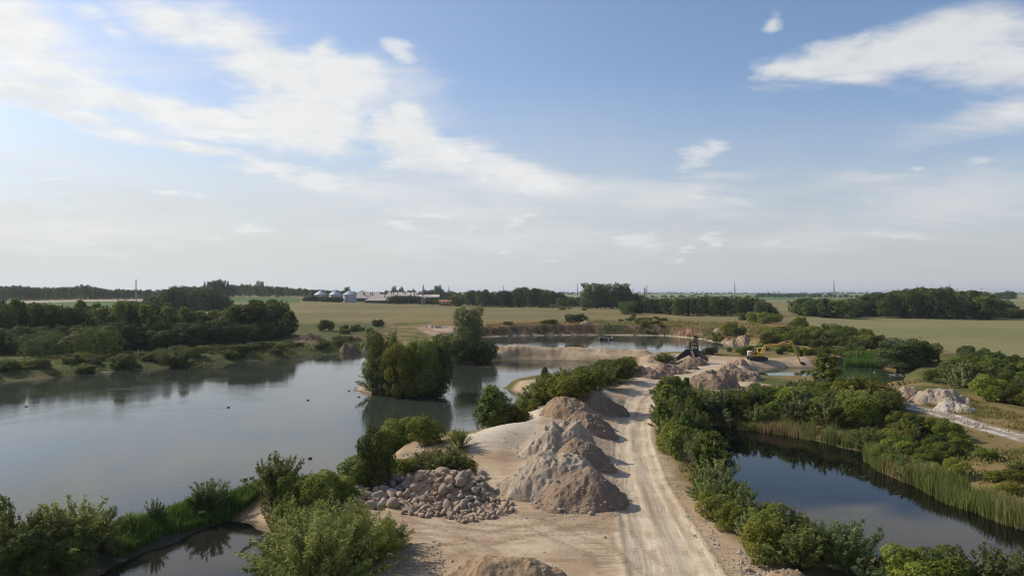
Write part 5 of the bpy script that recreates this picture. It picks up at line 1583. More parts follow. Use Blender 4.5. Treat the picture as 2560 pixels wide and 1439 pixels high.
    for (y, u0, u1, n, hh) in ((2300, -200, 1250, 150, 11), (2600, 1050, 1800, 90, 10), (3600, 1200, 2750, 210, 12), (5200, 1000, 2800, 220, 14), (1500, 1600, 1900, 30, 8)):
        for i in range(n):
            u = u0 + (u1 - u0) * (i + g.random()) / n; yy = y * g.uniform(.94, 1.06); x = (u - 1280) * yy / F
            if fbm(np.array([x / 300]), np.array([yy / 800]), 1, 2, 5)[0] < -.25: continue
            z = hz(x, yy); h = hh * g.uniform(.6, 1.25); w = h * g.uniform(.7, 1.6)
            D = unit(130, g); D[:, 2] = np.abs(D[:, 2])
            p = D * np.array([w, w, h * .9]) * (g.uniform(.75, 1.05, 130))[:, None] * .55 + np.array([x, yy, z + h * .35])
            v_, q_, t_ = leaves(p, D, h * .22, .7, g, .6)
            V.append(v_); Q.append(q_ + nb); T.append(t_); nb += len(v_)
    FW = [p_lobes(s_, 'dark', n=900, rx=.46, lobes=11, L=.085, low=.02, z0=.18, lr=(.15, .25), shoots=5)[0] for s_ in (451, 452, 453)]
    src = []
    for me in FW:
        a = np.empty(len(me.vertices) * 3, np.float32); me.vertices.foreach_get('co', a); tn = np.empty(len(me.polygons), np.float32); me.attributes['tone'].data.foreach_get('value', tn)
        src.append((a.reshape(-1, 3), tn)); 
    for i, (x, y, z, h, w) in enumerate(FAR_MASS):
        a, tn = src[i % 3]; an = g.uniform(0, 6.28); c_, s_ = math.cos(an), math.sin(an)
        p = np.stack([(a[:, 0] * c_ - a[:, 1] * s_) * w / .92 + x, (a[:, 0] * s_ + a[:, 1] * c_) * w / .92 + y, a[:, 2] * h + z - .04 * h], 1)
        k = g.uniform(-.25, .35)
        V.append(p); Q.append(np.arange(len(p)).reshape(-1, 4) + nb); T.append(np.clip(tn + k, 0, 1)); nb += len(p)
    o = obj('treeline', mk_mesh('treeline', np.concatenate(V), np.concatenate(Q), [M['dark']], False, np.concatenate(T)))
    tag(o, 'far-off woods and tree lines along the horizon', 'trees', kind='stuff')


build_plants()


def blades(name, pts, hts, wid, m, label, cat, tone, lean=.25, seed=0, curve_=True):
    g = np.random.default_rng(seed); n = len(pts)
    a = g.uniform(0, 6.28, n); t = np.stack([np.cos(a), np.sin(a), 0 * a], 1); b = g.uniform(0, 6.28, n)
    l = np.stack([np.cos(b), np.sin(b), 0 * b], 1) * (np.abs(g.normal(0, lean, n)) * hts)[:, None]
    up = np.array([0, 0, 1.0]); w = (wid * g.uniform(.7, 1.3, n))[:, None]
    p0 = pts; p1 = pts + up * (hts * .55)[:, None] + l * .3; p2 = pts + up * hts[:, None] + l
    V = np.stack([p0 - t * w, p0 + t * w, p1 + t * w * .9, p1 - t * w * .9, p2 + t * w * .3, p2 - t * w * .3], 1).reshape(-1, 3)
    i = np.arange(n)[:, None] * 6
    Q = np.concatenate([i + np.array([0, 1, 2, 3]), i + np.array([3, 2, 4, 5])], 1).reshape(-1, 4)
    o = obj(name, mk_mesh(name, V, Q, [M[m]], False, np.repeat(tone, 2)))
    return tag(o, label, cat, kind='stuff')


def build_stuff():
    g = np.random.default_rng(77)
    # reeds along the far edge of the dark pond
    edge = W([(1760, 1050), (1830, 1062), (1900, 1074), (2000, 1088), (2100, 1112), (2190, 1130), (2208, 1176), (2300, 1212), (2400, 1254), (2480, 1284), (2560, 1316), (2900, 1420)])
    seg = np.hypot(*np.diff(edge, axis=0).T); cum = np.concatenate([[0], np.cumsum(seg)])
    n = 30000
    s = g.uniform(0, cum[-1], n); px = np.interp(s, cum, edge[:, 0]); py = np.interp(s, cum, edge[:, 1])
    i = np.clip(np.searchsorted(cum, s) - 1, 0, len(seg) - 1)
    nx = -(edge[i + 1, 1] - edge[i, 1]) / seg[i]; ny = (edge[i + 1, 0] - edge[i, 0]) / seg[i]
    dep = 1.7 + 1.0 * fbm(s, s * 0, 7, 3, 5); off = g.uniform(-.75, 1, n) * dep + fbm(s, s * 0, 2.5, 2, 6) * .8
    x = px + nx * off; y = py + ny * off
    dens = smooth(-.35, .3, fbm(x, y, 2.2, 3, 7) + .18)
    ok = g.random(n) < dens; x, y, s, off = x[ok], y[ok], s[ok], off[ok]
    z = np.maximum(look(x, y), ZW - .3)
    h = (1.6 + .8 * fbm(x, y, 3, 3, 8)) * g.uniform(.5, 1.2, len(x))
    uu = 1280 + F * x / y
    dry = .10 + .75 * smooth(.12, .75, fbm(x, y, 6, 3, 9) + .25 * smooth(2380, 2600, uu) + .3 * np.exp(-((uu - 2215) / 40) ** 2) + .3 * np.exp(-((uu - 2030) / 60) ** 2) - .1)
    tone = np.clip(dry * g.uniform(.4, 1.4, len(x)), 0, 1)
    blades('reeds', np.stack([x, y, z], 1), h, np.full(len(x), .022), 'reed', 'tall green and straw-coloured reeds fringing the dark pond', 'reeds', tone, .22, 1)
    # reeds at the green pond corner
    P = W([(2110, 912), (2200, 916), (2200, 908), (2110, 902)], -1); lo, hi = P.min(0), P.max(0)
    q = np.stack([g.uniform(lo[0], hi[0], 6000), g.uniform(lo[1], hi[1], 6000)], 1); q = q[poly_sd(P, q[:, 0], q[:, 1]) < 0]
    zz = np.maximum(look(q[:, 0], q[:, 1]), ZW)
    blades('reeds', np.column_stack([q, zz]), g.uniform(1.4, 2.3, len(q)), np.full(len(q), .05), 'grass', 'patch of green reeds at the digging pond', 'reeds', g.random(len(q)), .1, 2)
    # lush grass on the strip beside the inlet
    P = W([(262, 1345), (290, 1325), (390, 1292), (470, 1270), (560, 1250), (650, 1228), (655, 1248), (570, 1272), (480, 1296), (400, 1322), (300, 1362)], -.5); lo, hi = P.min(0), P.max(0)
    q = np.stack([g.uniform(lo[0], hi[0], 60000), g.uniform(lo[1], hi[1], 60000)], 1); q = q[poly_sd(P, q[:, 0], q[:, 1]) < 0][:16000]
    q = q[g.random(len(q)) < smooth(-.5, .2, fbm(q[:, 0], q[:, 1], 1.6, 3, 3) + .2)]
    zz = np.maximum(look(q[:, 0], q[:, 1]), ZW)
    blades('grass', np.column_stack([q, zz]), g.uniform(.35, 1.05, len(q)) * (1 + .4 * fbm(q[:, 0], q[:, 1], 2, 2, 4)), np.full(len(q), .03), 'grass', 'lush green grass on the strip between lake and inlet', 'grass', g.random(len(q)), .3, 3)
    # weeds and grass tufts on the banks
    zones = [([(-150, 948), (250, 928), (600, 902), (900, 876), (910, 862), (600, 880), (250, 902), (-150, 925)], -.6, 16000, .5, .45),
             ([(1640, 1010), (1655, 1100), (1700, 1190), (1770, 1290), (1880, 1390), (2200, 1420), (1960, 1320), (1830, 1240), (1770, 1100)], -.4, 12000, .22, .3),
             ([(2090, 1100), (2250, 1040), (2450, 1080), (2700, 1170), (2900, 1330), (2560, 1290), (2300, 1200)], -.2, 22000, .28, .4),
             ([(2300, 1010), (2420, 1000), (2560, 1040), (2750, 1100), (2600, 1090), (2400, 1040)], 0, 9000, .25, .3),
             ([(1180, 1130), (1160, 1180), (1040, 1160), (1090, 1120), (1200, 1110)], -.3, 3000, .2, .3),
             ([(1270, 1060), (1340, 1010), (1580, 940), (1590, 950), (1420, 1000), (1330, 1050)], -.3, 6000, .25, .5),
             ([(640, 1250), (860, 1215), (1010, 1185), (1000, 1200), (860, 1265), (680, 1300)], -.4, 6000, .22, .4),
             ([(0, 1410), (250, 1370), (300, 1375), (150, 1439), (0, 1460)], -1, 4000, .22, .4),
             ([(880, 1280), (1010, 1300), (1010, 1330), (960, 1360), (900, 1320)], 0, 1500, .2, .3),
             ([(1130, 826), (1500, 812), (1900, 815), (2000, 850), (1850, 862), (1650, 832), (1300, 832)], 1, 16000, .7, .35)]
    V = []; Q = []; T = []; nb = 0
    for pts, zr, n, L, dryness in zones:
        P = W(pts, zr); lo, hi = P.min(0), P.max(0)
        q = np.stack([g.uniform(lo[0], hi[0], n * 4), g.uniform(lo[1], hi[1], n * 4)], 1)
        q = q[poly_sd(P, q[:, 0], q[:, 1]) < 0]
        k = fbm(q[:, 0], q[:, 1], 5, 3, 13) + .5 * fbm(q[:, 0], q[:, 1], 1.5, 2, 14)
        q = q[g.random(len(q)) < smooth(-.3, .35, k)][:n]
        q = q[look(q[:, 0], q[:, 1], 3) > .05]
        zz = look(q[:, 0], q[:, 1])
        p = np.column_stack([q, zz + g.exponential(L * .6, len(q)) * .8 + .03])
        D = np.tile([0, 0, .6], (len(p), 1)); A = np.tile([0, 0, 1.2], (len(p), 1))
        v_, q_, t_ = leaves(p, D, L, .35, g, 1.0, A)
        t_ = np.clip(t_ + dryness * fbm(q[:, 0], q[:, 1], 7, 3, 15) * 1.5, 0, 1)
        V.append(v_); Q.append(q_ + nb); T.append(t_); nb += len(v_)
    o = obj('weeds', mk_mesh('weeds', np.concatenate(V), np.concatenate(Q), [M['weed']], False, np.concatenate(T)))
    tag(o, 'rough grass and weeds covering the banks', 'weeds', kind='stuff')


build_stuff()

# ------------------------------------------------------------------ machines, buildings, pylons, birds
MM = dict(
    yellow=paint('yellow_paint', (.72, .39, .045), .45, 0, .18, 1.2, (.30, .19, .09)),
    yellow2=paint('faded_yellow_paint', (.66, .45, .16), .5, 0, .2, 1.5, (.35, .25, .14)),
    rustpanel=paint('rusty_orange_panel', (.38, .15, .05), .7, 0, .3, 2),
    white=paint('white_paint', (.78, .77, .73), .5, 0, .2, 2, (.4, .36, .3)),
    black=paint('black_steel', (.018, .018, .019), .6, 0, .25, 2, (.08, .06, .045)),
    track=paint('track_steel', (.045, .042, .04), .8, .2, .4, 3, (.2, .15, .1)),
    glass=paint('dark_glass', (.02, .025, .03), .12, 0, .02),
    chrome=paint('bright_steel', (.62, .60, .56), .3, .8, .1),
    plate=paint('dark_rusty_plate', (.026, .021, .020), .75, .1, .25, .8, (.10, .055, .035)),
    cream=paint('cream_sheet', (.62, .60, .38), .6, 0, .25, 1.5),
    pinkish=paint('dusty_pink_sheet', (.55, .38, .30), .7, 0, .2, 1.5),
    steel=paint('dull_steel', (.42, .38, .33), .55, .4, .3, 2),
    zinc=paint('galvanised_sheet', (.46, .48, .50), .45, .5, .15, .3, (.3, .3, .3)),
    roofpale=paint('pale_fibre_cement', (.58, .47, .40), .85, 0, .2, .15, (.34, .29, .26)),
    wall=paint('dark_barn_wall', (.07, .065, .06), .9, 0, .2, .3),
    vent=paint('dark_vent', (.03, .03, .032), .8),
    brick=paint('red_brick', (.30, .13, .08), .9, 0, .3, .6),
    pinkwall=paint('pale_pink_wall', (.48, .34, .28), .9, 0, .2, .4),
    tile=paint('dark_tile', (.10, .07, .06), .9, 0, .2, .5),
    pylon=paint('pylon_steel', (.20, .21, .22), .7, .3, .15, .3),
    green=paint('pale_green_steel', (.42, .52, .47), .6, 0, .1, .3),
    duck=paint('dark_feathers', (.030, .026, .022), .8, 0, .1),
    duckpale=paint('brown_feathers', (.15, .11, .08), .8, 0, .1),
    rope=paint('pale_pipe', (.66, .68, .66), .5, 0, .1),
)


def stripes_mat():
    m, nt, bs = new_mat('hazard_stripes')
    tc = nt.nodes.new('ShaderNodeTexCoord'); sep = nt.nodes.new('ShaderNodeSeparateXYZ'); nt.links.new(tc.outputs['Object'], sep.inputs[0])
    t = (X(nt, sep.outputs[0]) + X(nt, sep.outputs[2])) * 3.4 + X(nt, sep.outputs[1]) * 3.4
    fr = t._m('FRACT', t)
    nt.links.new(mixcol(nt, fr.ramp(.60, .66), (.80, .78, .72), (.40, .20, .12)), bs.inputs['Base Color'])
    bs.inputs['Roughness'].default_value = .5
    return m


def excavator():
    g = ground(1897, 902)
    t = thing('excavator', 'yellow tracked excavator with its arm reaching down to the digging pond bank', 'excavator', (g[0], g[1] + 1.2, hz(g[0], g[1] + 1.2) + .06), R(-6))
    for sy in (-1, 1):
        m = MB(); y0 = sy * 1.35
        prof = []
        for k in range(9): a = R(90 + k * 22.5); prof.append((-1.95 + .46 * math.cos(a), .47 + .46 * math.sin(a)))
        for k in range(9): a = R(-90 + k * 22.5); prof.append((1.95 + .46 * math.cos(a), .47 + .46 * math.sin(a)))
        m.prism(prof, y0 - .32, y0 + .32)
        tr = m.build('track', MM['track'], t, bevel=.02)
        w = MB()
        for k in range(7): w.tube((-1.9 + k * .63, y0 - .36, .42), (-1.9 + k * .63, y0 + .36, .42), .17, n=12)
        w.build('roller', MM['black'], tr)
        s = MB()
        for k in range(15): s.box(-2.1 + k * .3, -2.0 + k * .3, y0 - .34, y0 + .34, .93, .985)
        s.build('shoe', MM['track'], tr)
    MB().box(-1.4, 1.4, -1.05, 1.05, .4, .98).tube((0, 0, .98), (0, 0, 1.16), .75, n=24).build('undercarriage', MM['black'], t)
    up = obj('upper_frame', None, t, (0, 0, 1.16)); up.rotation_euler = (0, 0, R(-10))
    MB().box(-1.75, 1.25, -1.42, 1.42, 0, .30).build('platform', MM['yellow'], up, bevel=.03)
    b = MB(); b.box(-1.70, .20, -1.40, 1.40, .30, 1.22); body = b.build('engine_housing', MM['yellow'], up, bevel=.05)
    MB().box(-1.55, -.75, -1.435, -1.40, .45, 1.10).build('side_panel', MM['rustpanel'], body)
    MB().box(-.70, -.22, -1.43, -1.40, .42, 1.12).build('grille', MM['vent'], body)
    MB().box(.2, 1.20, -1.38, -.45, .30, .98).build('tool_box', MM['yellow'], body, bevel=.04)
    MB().box(-1.3, -.2, -.9, .6, 1.223, 1.45).tube((-.9, .5, 1.4), (-.9, .5, 1.95), .07).build('hood', MM['black'], body, bevel=.03)
    cw = MB(); prof = [(-2.45, .08), (-1.72, .02), (-1.72, 1.26), (-2.30, 1.26), (-2.48, 1.0)]
    cw.prism(prof, -1.40, 1.40); cw.build('counterweight', stripes_mat(), up, bevel=.05)
    c = MB(); c.prism([(.15, .32), (1.75, .32), (1.80, 1.05), (1.45, 2.05), (.15, 2.05)], .50, 1.42)
    cab = c.build('cab', MM['yellow2'], up, bevel=.04)
    MB().plate([(.3, .492, 1.05), (1.68, .492, 1.05), (1.38, .492, 1.95), (.3, .492, 1.95)], -.012).build('side_window', MM['glass'], cab)
    MB().plate([(1.815, .58, 1.08), (1.815, 1.34, 1.08), (1.485, 1.34, 2.0), (1.485, .58, 2.0)], .012).build('windscreen', MM['glass'], cab)
    # boom: gooseneck box beam
    def beam(name, prof, w, par, m=MM['yellow']): return MB().prism(prof, -w / 2, w / 2).build(name, m, par, bevel=.03)
    root = Vector((.75, 0, .55)); knee = Vector((2.1, 0, 2.75)); tip = Vector((8.35, 0, 3.35))
    boom = beam('boom', [(.55, .40), (.95, .32), (2.35, 2.15), (3.0, 2.35), (tip.x, tip.z - .22), (tip.x + .12, tip.z + .12), (tip.x - .2, tip.z + .28), (2.9, 3.12), (2.0, 2.98), (1.45, 2.35)], .50, up)
    MB().tube((2.15, -.34, 2.62), (2.15, .34, 2.62), .17, n=14).tube((tip.x, -.34, tip.z), (tip.x, .34, tip.z), .16, n=14).build('pin', MM['black'], boom)
    MB().box(5.6, 7.7, -.262, -.252, 2.98, 3.28).build('lettering_panel', MM['rustpanel'], boom)
    for sy in (-.36, .36):
        cyl = MB().tube((1.25, sy, .35), (1.85, sy, 1.55), .12, n=10).build('boom_cylinder', MM['yellow2'], up)
        MB().tube((1.85, sy, 1.55), (2.15, sy, 2.62), .075, n=10).build('rod', MM['chrome'], cyl)
    ac = MB().tube((5.4, 0, 3.42), (7.0, 0, 3.92), .13, n=10).build('arm_cylinder', MM['yellow2'], up)
    MB().tube((7.0, 0, 3.92), (8.25, 0, 4.22), .075, n=10).build('rod', MM['chrome'], ac)
    end = Vector((10.75, 0, -1.55))
    arm = beam('arm', [(8.1, 4.25), (8.45, 4.35), (8.85, 3.75), (9.05, 3.0), (end.x + .18, end.z + .05), (end.x - .16, end.z - .05), (8.55, 2.85), (8.1, 3.25)], .40, up)
    cc = MB().tube((9.1, 0, 3.35), (9.9, 0, 1.6), .10, n=10).build('bucket_cylinder', MM['yellow2'], arm)
    MB().tube((9.9, 0, 1.6), (10.55, 0, .2), .06, n=8).build('rod', MM['chrome'], cc)
    bk = MB()
    prof = [(0, .15), (.55, .22), (1.15, -.05), (1.30, -.45), (1.05, -.62), (.55, -.55), (.10, -.30)]
    bk.prism([(end.x - .1 + px, end.z - .0 + pz) for px, pz in prof], -.60, .60)
    bucket = bk.build('bucket', MM['plate'], up, bevel=.03)
    tm = MB()
    for k in range(5): tm.box(end.x + 1.0, end.x + 1.32, -.55 + k * .25, -.45 + k * .25, end.z - .72, end.z - .60)
    tm.build('tooth', MM['steel'], bucket)
    for o in up.children: pass
    # parts of the slewing house count as parts of the machine: hang them directly on it
    rot = Matrix.Rotation(R(-10), 4, 'Z'); off = Vector((0, 0, 1.16))
    for o in list(up.children):
        o.parent = t; o.location = off; o.rotation_euler = (0, 0, R(-10))
    bpy.data.objects.remove(up)


def hopper():
    g = ground(1733, 906); k = g[1] / F
    t = thing('loading_hopper', 'black steel loading hopper with flaring wing plates and a headframe', 'hopper', (g[0], g[1] + 1.5, g[2]), R(-8))
    MB().plate([(-3.9, -1.9, .45), (-3.9, -1.9, 1.45), (-1.35, -.2, 3.30), (-.35, 0, 3.30), (-.35, 0, 1.9)], .12).build('wing_plate', MM['plate'], t)
    MB().plate([(3.9, -1.9, .15), (3.9, -1.9, 1.25), (1.75, -.3, 2.95), (1.75, -.2, 3.4), (.1, 0, 3.30), (.1, 0, 1.9), (1.2, -.35, 1.8)][::-1], .12).build('wing_plate', MM['plate'], t)
    MB().box(-.40, 1.7, .15, 2.2, 1.2, 3.25).build('hopper_box', MM['black'], t, bevel=.03)
    m = MB()
    for x in (-.25, 1.60):
        for y in (.2, 1.9): m.box(x - .11, x + .11, y - .11, y + .11, 3.25, 5.0)
    for z in (4.25, 4.98):
        for y in (.2, 1.9): m.bar((-.36, y, z), (1.71, y, z), .16, .22)
        for x in (-.25, 1.60): m.bar((x, .31, z), (x, 1.79, z), .16, .2)
    m.bar((.72, 1.05, 4.98), (.72, 1.05, 5.55), .10, .10)
    m.build('headframe', MM['plate'], t)
    MB().box(.55, 1.2, 1.0, 1.4, 3.3, 4.12).build('feeder_guard', MM['pinkish'], t, bevel=.02)
    MB().box(-.05, .3, .9, 1.3, 3.3, 4.10).build('inner_plate', MM['zinc'], t)
    MB().plate([(-1.25, .9, 3.32), (-.40, .9, 3.32), (-.40, .9, 4.85)], .06).build('side_sheet', MM['cream'], t)
    br = MB()
    br.bar((-1.50, .8, 3.3), (-.34, .8, 5.0), .10, .12).bar((-1.1, .8, 3.3), (-.34, .8, 4.4), .08, .10).bar((-1.62, .8, 3.0), (-1.75, .8, 4.9), .07, .07).bar((-1.5, .8, 3.05), (-1.25, .8, 4.3), .07, .07)
    br.build('brace', MM['black'], t)
    for x0, x1 in ((-.28, .35), (.05, .78)):
        MB().bar((x0, -.15, 3.1), (x1, -3.4, .55), .09, .14).build('rail', MM['steel'], t)


def raft():
    p = at_z(1515, 849, ZW)
    t = thing('pump_raft', 'low rusty pump raft floating on the far lake', 'raft', (p[0], p[1], ZW), R(4))
    MB().box(-3.0, 3.0, -1.2, 1.2, .22, .45).build('deck', MM['plate'], t, bevel=.03)
    for y in (-.85, .85): MB().tube((-2.8, y, .08), (2.9, y, .08), .26, n=12).build('float', MM['black'], t)
    MB().box(-2.6, -.9, -.8, .8, .45, 1.2).build('engine_box', paint('rusty_red_sheet', (.13, .055, .035), .8, 0, .3), t, bevel=.05)
    MB().tube((-.9, 0, 1.15), (.8, 0, 1.05), .16, n=10).tube((.8, 0, 1.05), (2.3, .2, 1.35), .13, n=10).build('pipe', paint('rusty_pipe', (.16, .075, .045), .8, 0, .3), t)
    for x in (-2.9, -1.35, 2.0): MB().tube((x, -1.1, .45), (x, -1.1, 1.25 if x < -2 else .95), .06, n=8).build('post', MM['white'], t)
    MB().tube((.55, -1.32, .42), (1.0, -1.32, .42), .24, n=12).build('drum', MM['white'], t)
    MB().box(-.8, .45, -1.0, .9, .45, .82).build('tarp', paint('green_tarp', (.06, .13, .11), .6), t, bevel=.06)
    w = MB()
    w.tube((2.6, -.3, .45), (2.25, -.3, 1.35), .07).tube((2.6, .3, .45), (2.25, .3, 1.35), .07).tube((2.7, -.4, 1.1), (2.7, .4, 1.1), .16)
    w.build('winch', MM['rope'], t)


def at_ty(u, y):
    x = (u - 1280) * y / F
    return x, y, hz(x, y)


def silo(u, vt, ve, wpx, y, label):
    x, y, z = at_ty(u, y); k = y / F
    r = wpx * k / 2; ze = HC - (ve - VH) * k - z; zt = HC - (vt - VH) * k - z
    t = thing('grain_silo', label, 'silo', (x, y, z), 0, 'grain silos of the farm')
    m = MB(); prof = [(r, -1)]
    for i in range(9): h = ze * (i + 1) / 9; prof += [(r + .09, h - .15), (r, h)]
    m.lathe(prof, 40).build('wall', MM['zinc'], t, sm=False)
    a = MB()
    for i in range(20): an = 2 * math.pi * i / 20; a.bar((math.cos(an) * (r + .16), math.sin(an) * (r + .16), 0), (math.cos(an) * (r + .16), math.sin(an) * (r + .16), ze), .12, .12)
    a.build('stiffener', MM['zinc'], t)
    rf = MB(); rf.lathe([(r + .5, ze - .05), (1.0, zt - .8), (1.0, zt - .3), (.55, zt), (0.01, zt)], 40); roof = rf.build('roof', MM['zinc'], t)
    l = MB(); l.bar((r * .7, -r * .72, 0), (r * .7, -r * .72, ze), .35, .1); l.build('ladder', MM['steel'], t)


def barn(u0, u1, vr, ve, vb, y, label, hip=False, vents=(), depth=16, apex=None):
    """long barn seen along its roof slope"""
    x0, _, z0 = at_ty(u0, y); x1, _, z1 = at_ty(u1, y); k = y / F
    z = min(z0, z1); cx = (x0 + x1) / 2; hw = (x1 - x0) / 2
    ze = HC - (ve - VH) * k - z; zr = HC - (vr - VH) * k - z
    t = thing('barn', label, 'barn', (cx, y, z), 0, 'barns of the farm')
    MB().box(-hw, hw, 0, depth, -2, ze).build('wall', MM['wall'], t)
    ins = hw * .72 if hip else 0
    m = MB(); e = .6
    ya, yb = -e, depth + e
    m.add([(-hw - e, ya, ze), (hw + e, ya, ze), (hw + e, yb, ze), (-hw - e, yb, ze), (-hw - e + ins, depth / 2, zr), (hw + e - ins * .45, depth / 2, zr)],
          [(0, 1, 5, 4), (2, 3, 4, 5), (0, 4, 3), (1, 2, 5), (3, 2, 1, 0)])
    roof = m.build('roof', MM['roofpale'], t)
    for f in vents:
        vx = -hw + f * 2 * hw; zz = ze + (zr - ze) * .55
        MB().tube((vx, depth * .26, zz - .5), (vx, depth * .26, zz + 2.6), .45, n=10).build('chimney', MM['vent'], roof)
    return t


def farm():
    silo(802, 724.5, 736, 31, 715, 'left one of the three grain silos, mostly behind shrubs')
    silo(838, 724.5, 736, 30, 715, 'middle one of the three grain silos')
    silo(874, 725, 736, 33, 700, 'right grain silo, showing its whole grey wall')
    barn(891, 945, 729, 745, 749, 760, 'wide barn with a pinkish roof just right of the silos', vents=(.28, .34, .62, .70))
    barn(912, 990, 735, 751, 757, 705, 'hip-roofed barn with a pale pyramid roof at the field edge', hip=True, vents=(.62,))
    barn(968, 1042, 730, 740, 750, 800, 'long white-roofed barn behind the dark trees', vents=(.12, .2, .34, .52, .6, .78, .9))
    barn(1000, 1062, 736, 745, 752, 745, 'lower pinkish-roofed barn partly behind the dark trees', vents=(.55, .7))
    barn(1034, 1096, 736, 742, 756, 760, 'white-roofed barn at the right end of the farm', vents=(.1, .42, .6))
    # red-brick outbuilding among the trees
    x, y, z = at_ty(1114, 640); k = y / F
    t = thing('outbuilding', 'low orange-red brick outbuilding under the trees right of the farm', 'outbuilding', (x, y, HC - (760 - VH) * k))
    MB().box(-6, 6, 0, 6, -2, 2.2).build('wall', MM['brick'], t)
    MB().add([(-6.6, -.5, 2.2), (6.6, -.5, 2.2), (6.6, 6.5, 2.2), (-6.6, 6.5, 2.2), (-6.2, 3, 4.0), (5.6, 3, 4.0)], [(0, 1, 5, 4), (2, 3, 4, 5), (0, 4, 3), (1, 2, 5), (3, 2, 1, 0)]).build('roof', paint('orange_tile', (.40, .17, .09), .9, 0, .3, .5), t)
    for x_ in (-3.5, 0, 3.5): MB().box(x_ - .6, x_ + .6, -.05, 0, .6, 1.7).build('window', MM['white'], t)
    # gabled house on the left hill
    x, y, z = at_ty(344, 800); k = y / F
    t = thing('house', 'small house with a pinkish gable below the far left wood', 'house', (x, y, z), 0)
    MB().prism([(-5.2, -1), (5.2, -1), (5.2, 2.4), (0, 7.0), (-5.2, 2.4)], 0, 12).build('wall', MM['pinkwall'], t)
    MB().plate([(0, -.5, 7.3), (6.0, -.5, 2.0), (6.0, 12.5, 2.0), (0, 12.5, 7.3)], .3).plate([(0, -.5, 7.3), (0, 12.5, 7.3), (-6.0, 12.5, 2.0), (-6.0, -.5, 2.0)], .3).build('roof', MM['tile'], t)
    for x_ in (-2.3, 1.3): MB().box(x_, x_ + 1.1, -.06, 0, 1.0, 2.3).build('window', MM['glass'], t)
    MB().box(.8, 1.5, 5, 5.7, 6.4, 8.2).build('chimney', MM['brick'], t)
    # white shed
    x, y, z = at_ty(228, 830)
    t = thing('shed', 'tiny white-roofed shed at the far end of the green field', 'shed', (x, y, z))
    MB().box(-2.8, 2.8, 0, 4, -1, 2.6).build('wall', MM['tile'], t)
    MB().add([(-3.2, -.4, 2.6), (3.2, -.4, 2.6), (3.2, 4.4, 3.7), (-3.2, 4.4, 3.7), (-3.2, -.4, 2.75), (3.2, -.4, 2.75), (3.2, 4.4, 3.85), (-3.2, 4.4, 3.85)], [(0, 1, 5, 4), (4, 5, 6, 7), (1, 2, 6, 5), (2, 3, 7, 6), (3, 0, 4, 7), (3, 2, 1, 0)]).build('roof', MM['white'], t)


def pylon(u, vt, y, label, m, wbase=5.0, arms=True, thin=.16, vb=None, group='lattice pylons of the power line'):
    x, y, z = at_ty(u, y); k = y / F
    H_ = HC - (vt - VH) * k - z
    t = thing('lattice_pylon', label, 'pylon', (x, y, z - .3), R(25), group)
    def wd(h): return (wbase * (1 - h) ** 1.4 + .5) / 2
    legs = MB(); br = MB(); n = 9
    for i in range(n):
        a, b = i / n, (i + 1) / n
        wa, wb = wd(a), wd(b)
        cs = ((-1, -1), (1, -1), (1, 1), (-1, 1))
        for j, (sx, sy) in enumerate(cs):
            legs.bar((sx * wa, sy * wa, a * H_), (sx * wb, sy * wb, b * H_), thin, thin)
            s2 = cs[(j + 1) % 4]
            br.bar((sx * wa, sy * wa, a * H_), (s2[0] * wb, s2[1] * wb, b * H_), thin * .6, thin * .6)
            br.bar((s2[0] * wa, s2[1] * wa, a * H_), (sx * wb, sy * wb, b * H_), thin * .6, thin * .6)
    legs.build('mast', m, t); br.build('bracing', m, t)
    if arms:
        for h, l in ((.70, 1.9), (.80, 1.5), (.90, 1.2)):
            MB().bar((-l, 0, H_ * h), (l, 0, H_ * h), thin, thin).bar((-l, 0, H_ * h), (0, 0, H_ * h + 1.0), thin * .6, thin * .6).bar((l, 0, H_ * h), (0, 0, H_ * h + 1.0), thin * .6, thin * .6).build('cross_arm', m, t)


def pylons():
    pylon(1058, 711, 640, 'near lattice pylon standing in the wheat field before the farm', MM['pylon'], 2.6)
    pylon(1612, 718, 560, 'slim lattice pylon in front of the tall trees in the middle', MM['pylon'], 2.2)
    pylon(340, 697, 600, 'tapering pale green pylon above the left green field', MM['green'], 1.3, False, .2)
    for (u, vt, y, lab) in ((1837, 704, 2100, 'distant pylon on the horizon above the block wood'), (2085, 701, 1900, 'distant pylon on the horizon left of the big right wood'),
                            (2375, 707, 1900, 'distant pylon poking out above the big right wood'), (1444, 707, 2400, 'distant thin pylon left of the three tall trees'),
                            (1258, 712, 2400, 'distant thin pylon above the wood behind the middle field'), (1122, 714, 2300, 'distant thin pylon above the trees right of the barns'),
                            (1617, 709, 2600, 'distant thin pylon right of the three tall trees'), (2069, 732, 1000, 'small pylon in front of the low line between the right woods')):
        pylon(u, vt, y, lab, MM['pylon'], 3.5 if y > 1500 else 1.6, True, .5 if y > 1500 else .22)


